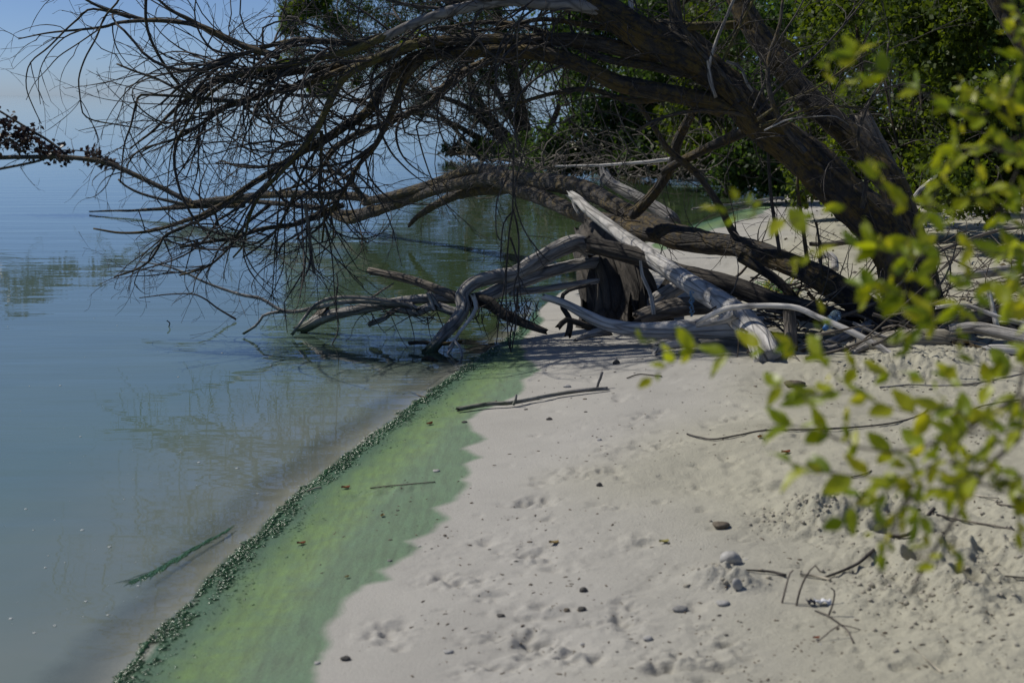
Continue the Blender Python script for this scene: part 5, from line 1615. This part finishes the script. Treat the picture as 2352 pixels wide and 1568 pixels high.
dS = float(np.dot(GG(1180, 935) - np.array([0, 0, CAM_H]), np.array([0, CP, -SP])))
ground_stick('fallen_stick', 'grey stick with two stubs lying across the sand and algae edge', 'stick', [(1050, 947), (1120, 938), (1176, 934), (1260, 918), (1330, 906), (1396, 898)], 11, 9, 'grey',
             branches=[([(1178, 930), (1184, 918), (1186, 906)], 8, 5, dS), ([(1232, 918), (1238, 908)], 5, 4, dS + .15)], sides=12, amp=.1)
log1('stick', 'short forked twig standing upright in the sand behind the grey stick', 'twig', [(1371, 893), (1374, 880), (1379, 868), (1383, 853)], 6, 7, gd(1371, 893), gd(1371, 893), 'grey', sides=8)
for nm, lb, ct, pp, a, b, mt in [
    ('twig', 'long thin dark twig curving across the middle sand', 'twig', [(1578, 999), (1600, 1006), (1640, 1012), (1700, 1002), (1760, 992), (1860, 990), (1960, 985), (2050, 975), (2110, 958), (2140, 936)], 4, 4, 'twig'),
    ('twig', 'long thin grey twig running to the right edge below the bank', 'twig', [(2020, 892), (2089, 887), (2151, 889), (2239, 884), (2352, 861), (2420, 850)], 4, 4, 'grey'),
    ('twig', 'thin brown twig near the right edge above a sand hollow', 'twig', [(2213, 949), (2270, 932), (2352, 920), (2420, 915)], 3.4, 3.4, 'brown'),
    ('twig', 'curved dark branchlet over the trampled sand at the lower right', 'branchlet', [(1892, 1330), (1930, 1318), (1970, 1300), (2000, 1275), (2040, 1240), (2090, 1205), (2145, 1174)], 6, 9, 'twig'),
    ('twig', 'short dark tapering twig beside the rounded pale stone', 'twig', [(1686, 1310), (1730, 1314), (1770, 1318), (1805, 1326)], 3, 8, 'twig'),
    ('twig', 'thin brown twig above the trampled patch at the right', 'twig', [(2150, 1185), (2200, 1198), (2280, 1210), (2330, 1218)], 6, 3, 'brown'),
    ('straw', 'single yellow straw lying at the bottom right', 'straw', [(2098, 1490), (2130, 1520), (2164, 1549)], 4, 5, 'cream'),
    ('straw', 'pale straw lying among the shrub leaves at the right', 'straw', [(2222, 1136), (2260, 1143), (2295, 1146)], 4, 3, 'cream'),
    ('wood_chip', 'pale splinter of wood behind the upright dry stems', 'wood chip', [(1838, 1322), (1870, 1328), (1908, 1335)], 7, 7, 'cream'),
    ('twig', 'short stick in the shadow of the shrub leaves', 'twig', [(1955, 1098), (1985, 1092), (2002, 1082)], 4, 3, 'twig'),
    ('twig', 'dark twig at the right edge below the thin straw', 'twig', [(2290, 1160), (2320, 1166), (2345, 1170)], 4, 6, 'brown'),
    ('twig', 'thin twig lying just right of the trampled holes', 'twig', [(2290, 1325), (2320, 1327), (2360, 1330)], 4, 4, 'twig'),
    ('twig', 'small forked twig at the water line by the algae clumps', 'twig', [(925, 906), (940, 902), (962, 910), (980, 915)], 2.5, 4, 'brown'),
    ('twig', 'dark twig lying across the pale log sand, shaded by branches', 'twig', [(1440, 870), (1470, 862), (1520, 866)], 3, 3, 'twig'),
    ('twig', 'straw-coloured bit of stem on the algae film', 'stem', [(705, 1130), (725, 1124), (738, 1121)], 4, 4, 'cream'),
    ('twig', 'thin dark stem lying over the algae film', 'stem', [(850, 1122), (890, 1118), (960, 1112), (1000, 1108)], 2.5, 3, 'brown')]:
    ground_stick(nm, lb, ct, pp, a, b, mt)
o = ground_stick('dry_stem', 'forked dry brown plant stem lying at the lower right', 'dry stem', [(1872, 1404), (1900, 1416), (1926, 1434), (1945, 1450), (1960, 1478)], 4, 5, 'brown',
                 branches=[([(1932, 1433), (1910, 1446), (1889, 1464), (1870, 1480), (1855, 1494)], 3.5, 2.5, gd(1889, 1464) - .03), ([(1930, 1434), (1960, 1440), (1990, 1450), (2004, 1446)], 3, 2, gd(1960, 1440) - .03)])
for lb, pp, dd in [('leftmost of three dry curled stems sticking out of the sand', [(1796, 1384), (1802, 1360), (1809, 1332), (1815, 1315), (1822, 1308)], gd(1796, 1384)),
                   ('tallest of three dry curled stems sticking out of the sand', [(1829, 1390), (1836, 1360), (1844, 1338), (1856, 1316), (1872, 1298), (1884, 1312)], gd(1829, 1390)),
                   ('rightmost of three dry curled stems sticking out of the sand', [(1902, 1415), (1910, 1395), (1914, 1381), (1917, 1358), (1908, 1349)], gd(1902, 1415))]:
    log1('dry_stem', lb, 'dry stem', pp, 5, 3.5, dd, dd, 'brown', sides=7, amp=.05)


def curled_leaf(label, x, y, size, col, rot, name='fallen_leaf', group=None):
    p = GG(x, y, .004)
    if col not in MAT:
        cc = {'red': ((.22, .05, .02), (.34, .10, .03)), 'tan': ((.30, .21, .08), (.42, .32, .12)), 'yellow': ((.38, .34, .10), (.5, .45, .16))}[col]
        MAT[col] = flat_mat(col + ' dead leaf', *cc, 80, .6, .2)
    V, Q = [], []
    for i in range(6):
        t = i / 5
        w = .32 * math.sin(math.pi * min(.97, t + .03)) ** .8 + .01
        for j, sg in enumerate((-1, -.5, 0, .5, 1)):
            V.append((t - .5, sg * w, .18 * sg * sg + .15 * (t - .5) ** 2 + .05 * math.sin(7 * t + sg)))
    for i in range(5):
        for j in range(4):
            a = i * 5 + j
            Q.append((a, a + 1, a + 6, a + 5))
    v = np.array(V) * size
    v = np.stack([v[:, 0] * math.cos(rot) - v[:, 1] * math.sin(rot), v[:, 0] * math.sin(rot) + v[:, 1] * math.cos(rot), v[:, 2]], 1)
    o = mesh_obj(name, v + p, Q, MAT[col], origin=p)
    return tag(o, label, 'leaf', group)


curled_leaf('orange-red leaf on the algae below the middle shoreline', 794, 1122, .036, 'red', .3)
curled_leaf('small orange leaf on the upper algae band', 987, 975, .04, 'red', .8)
curled_leaf('rust-red leaf sliver on the lower algae near the water', 692, 1250, .032, 'red', .4)
curled_leaf('brown pointed leaf bit on the middle of the algae', 878, 1186, .026, 'tan', 1.3)
curled_leaf('tan speck of leaf on the lower algae film', 797, 1327, .02, 'tan', .9)
curled_leaf('yellow dead leaf on the sand above the flat grey stone', 1525, 1247, .035, 'yellow', .2)
curled_leaf('tan dead leaf on the sand in the lower middle', 1272, 1249, .035, 'tan', .2)
curled_leaf('small reddish leaf on the sand right of the long dark twig', 1805, 1041, .04, 'red', .3)
curled_leaf('small brown leaf on the sand below the bank', 1745, 1006, .035, 'red', 1.0)
curled_leaf('brown leaf crumb near the bottom right', 1875, 1468, .02, 'red', .2)

# crumpled wrapper
MAT['white'] = flat_mat('white paper', (.72, .74, .80), (.82, .84, .88), 30, .6, .1)
MAT['navy'] = flat_mat('dark blue print', (.02, .025, .05), (.06, .06, .10), 30, .6, .1)
pw = GG(1880, 1390, .006)
wr = thing('litter_scrap', pw, 'crumpled white and dark blue scrap of wrapper beside the dry stems', 'litter')
for nm, mt, x0, x1, dx in [('white_end', 'white', -.012, .036, 0), ('dark_end', 'navy', -.036, -.010, 0)]:
    V, Q = [], []
    for i in range(7):
        t = i / 6
        for j in range(4):
            u = j / 3 - .5
            V.append((x0 + (x1 - x0) * t, u * .022 + .004 * math.sin(9 * t + j), .007 + .006 * math.sin(5 * t + 3 * j) + .004 * math.cos(11 * t)))
    for i in range(6):
        for j in range(3):
            a = i * 4 + j
            Q.append((a, a + 1, a + 5, a + 4))
    ob = mesh_obj(nm, np.array(V) + pw, Q, MAT[mt], wr, origin=pw)
    sd_ = ob.modifiers.new('thickness', 'SOLIDIFY')
    sd_.thickness = .0012

# clear plastic bottle in the driftwood
m, nt, N, out = M('clear plastic')
fr = N('ShaderNodeFresnel', {'IOR': 1.5}).outputs[0]
tr = N('ShaderNodeBsdfTransparent', {0: (.80, .90, .95, 1)}).outputs[0]
gl = N('ShaderNodeBsdfGlossy', {0: (1, 1, 1, 1), 'Roughness': .05}).outputs[0]
df = N('ShaderNodeBsdfDiffuse', {0: (.45, .62, .70, 1)}).outputs[0]
b1 = N('ShaderNodeMixShader', {0: .22, 1: tr, 2: df}).outputs[0]
nt.links.new(N('ShaderNodeMixShader', {0: fr, 1: b1, 2: gl}).outputs[0], out.inputs[0])
MAT['plastic'] = m
MAT['cap'] = flat_mat('blue cap', (.03, .12, .35), (.05, .18, .45), 20, .4, .05)
pb = P(1922, 722, 8.25)
pe = P(1880, 772, 8.0)
ax = (pe - pb)
Lb = .21
ax = ax / np.linalg.norm(ax)
bo = thing('plastic_bottle', pb, 'clear plastic bottle lying tilted among the driftwood', 'bottle')
prof = [(0.0, .012), (.004, .030), (.012, .034), (.05, .034), (.055, .032), (.06, .034), (.10, .034), (.105, .032), (.11, .034), (.145, .033), (.17, .022), (.185, .014), (.195, .013)]
tb = Tubes()
tb.add([pb + ax * t for t, r in prof], [r for t, r in prof], sides=20, resample=False)
tb.build('body', MAT['plastic'], bo)
tb = Tubes()
tb.add([pb + ax * .192, pb + ax * .196, pb + ax * .212], [.0155, .0155, .015], sides=14, resample=False)
tb.build('cap', MAT['cap'], bo)

# cords
MAT['blue_cord'] = flat_mat('blue cord', (.10, .20, .32), (.20, .34, .46), 90, .7, .1)
MAT['green_cord'] = flat_mat('green cord', (.06, .22, .04), (.16, .36, .10), 90, .6, .1)
MAT['yellow_cord'] = flat_mat('yellow cord', (.38, .36, .03), (.55, .5, .07), 90, .6, .1)
MAT['white_cord'] = flat_mat('pale cord', (.45, .5, .45), (.6, .62, .55), 90, .6, .1)
bc = thing('blue_cord', P(1587, 728, 8.7), 'frayed blue cord dangling in front of the white log', 'cord')
for k in range(4):
    pts = [P(1586 + RA.normal(0, 1), 668, 8.62)]
    for j in range(1, 14):
        pts.append(P(1588 + RA.normal(0, 5 if j % 3 == 0 else 3), 668 + j * 4.5 + RA.normal(0, 2), 8.62 + RA.normal(0, .01)))
    tb = Tubes()
    tb.add(pts, .0028, sides=5, n=46)
    tb.build('strand', MAT['blue_cord'], bc)
nc = GG(1792, 690)
nt_ = thing('net_tangle', nc, 'tangle of green and yellow net cord on sand under the fallen trunk', 'net')
for k in range(26):
    c0 = nc + np.array([RA.normal(0, .05), RA.normal(0, .05), .05 + .05 * RA.random()])
    pts = []
    p = c0.copy()
    for j in range(14):
        p = c0 + np.array([RA.normal(0, .055), RA.normal(0, .05), RA.normal(0, .04)])
        p[2] = max(p[2], nc[2] + .006)
        pts.append(p.copy())
    tb = Tubes()
    tb.add(pts, .0022, sides=5, n=70)
    tb.build('cord', MAT[['green_cord', 'yellow_cord', 'green_cord', 'white_cord', 'yellow_cord'][k % 5]], nt_)
n2 = GG(1880, 628)
nt2 = thing('net_tangle', n2, 'smaller knot of green cord beside a bleached root behind the fallen trunk', 'net')
for k in range(8):
    pts = [n2 + np.array([RA.normal(0, .05), RA.normal(0, .04), .02 + abs(RA.normal(0, .03))]) for j in range(10)]
    tb = Tubes()
    tb.add(pts, .0022, sides=5, n=50)
    tb.build('cord', MAT[['green_cord', 'white_cord'][k % 2]], nt2)
log1('driftwood_root', 'pale bleached root lump on the sand behind the fallen trunk', 'root', [(1880, 592), (1898, 584), (1915, 596), (1918, 622)], 15, 18, 10.0, 9.9, 'pale', amp=.15)
log1('driftwood_log', 'dark log lying on the far sand left of the leaning trunk', 'log', [(1860, 560), (1900, 562), (1950, 555), (1985, 560)], 10, 14, 10.9, 10.7, 'stump', amp=.15)

lt_ = []
for k in range(650):
    g = GG(RA.uniform(1800, 2420), 470 + 330 * RA.random() ** 1.3)
    lt_.append(g + np.array([0, 0, .012]))
V, Q, lr = leaf_cloud(lt_, RA, .05, .6)
V[:, 2] = np.repeat(np.array(lt_)[:, 2], 4) + np.clip(V[:, 2] - np.repeat(np.array(lt_)[:, 2], 4), -.01, .02)
MAT['litter'] = leaf_mat('brown leaf litter', (.05, .04, .025), (.15, .12, .06), trans=.2, tint=(1, .9, .6))
tag(mesh_obj('leaf_litter', V, Q, MAT['litter'], attrs={'lr': lr}, smooth_sh=False), 'brown dead leaves strewn over the shaded bank behind the trees', 'leaf litter', kind='stuff')

# flecks of foam floating on the lake
VV, QQ, TT_, nb = [], [], [], 0
m = flat_mat('foam', (.6, .62, .6), (.75, .77, .74), 30, .5, .0)
for k in range(150):
    x, y = RA.uniform(0, 700), RA.uniform(560, 1568)
    p = G(x, y, .001)
    if poly_sdf(LAND, np.array([p[0]]), np.array([p[1]]))[0] > -.15:
        continue
    Vb, Qb, Tb = blobs[RA.integers(0, 6)]
    s_ = .0012 + .0045 * RA.random() ** 4
    VV.append(Vb * s_ * np.array([1.6, 1, .35]) + p)
    QQ.append(Qb + nb)
    TT_.append(Tb + nb)
    nb += len(Vb)
fo = mesh_obj('foam_flecks', np.concatenate(VV), np.concatenate(QQ), m, tris=np.concatenate(TT_))
tag(fo, 'tiny white foam flecks floating on the calm lake', 'foam', kind='stuff')
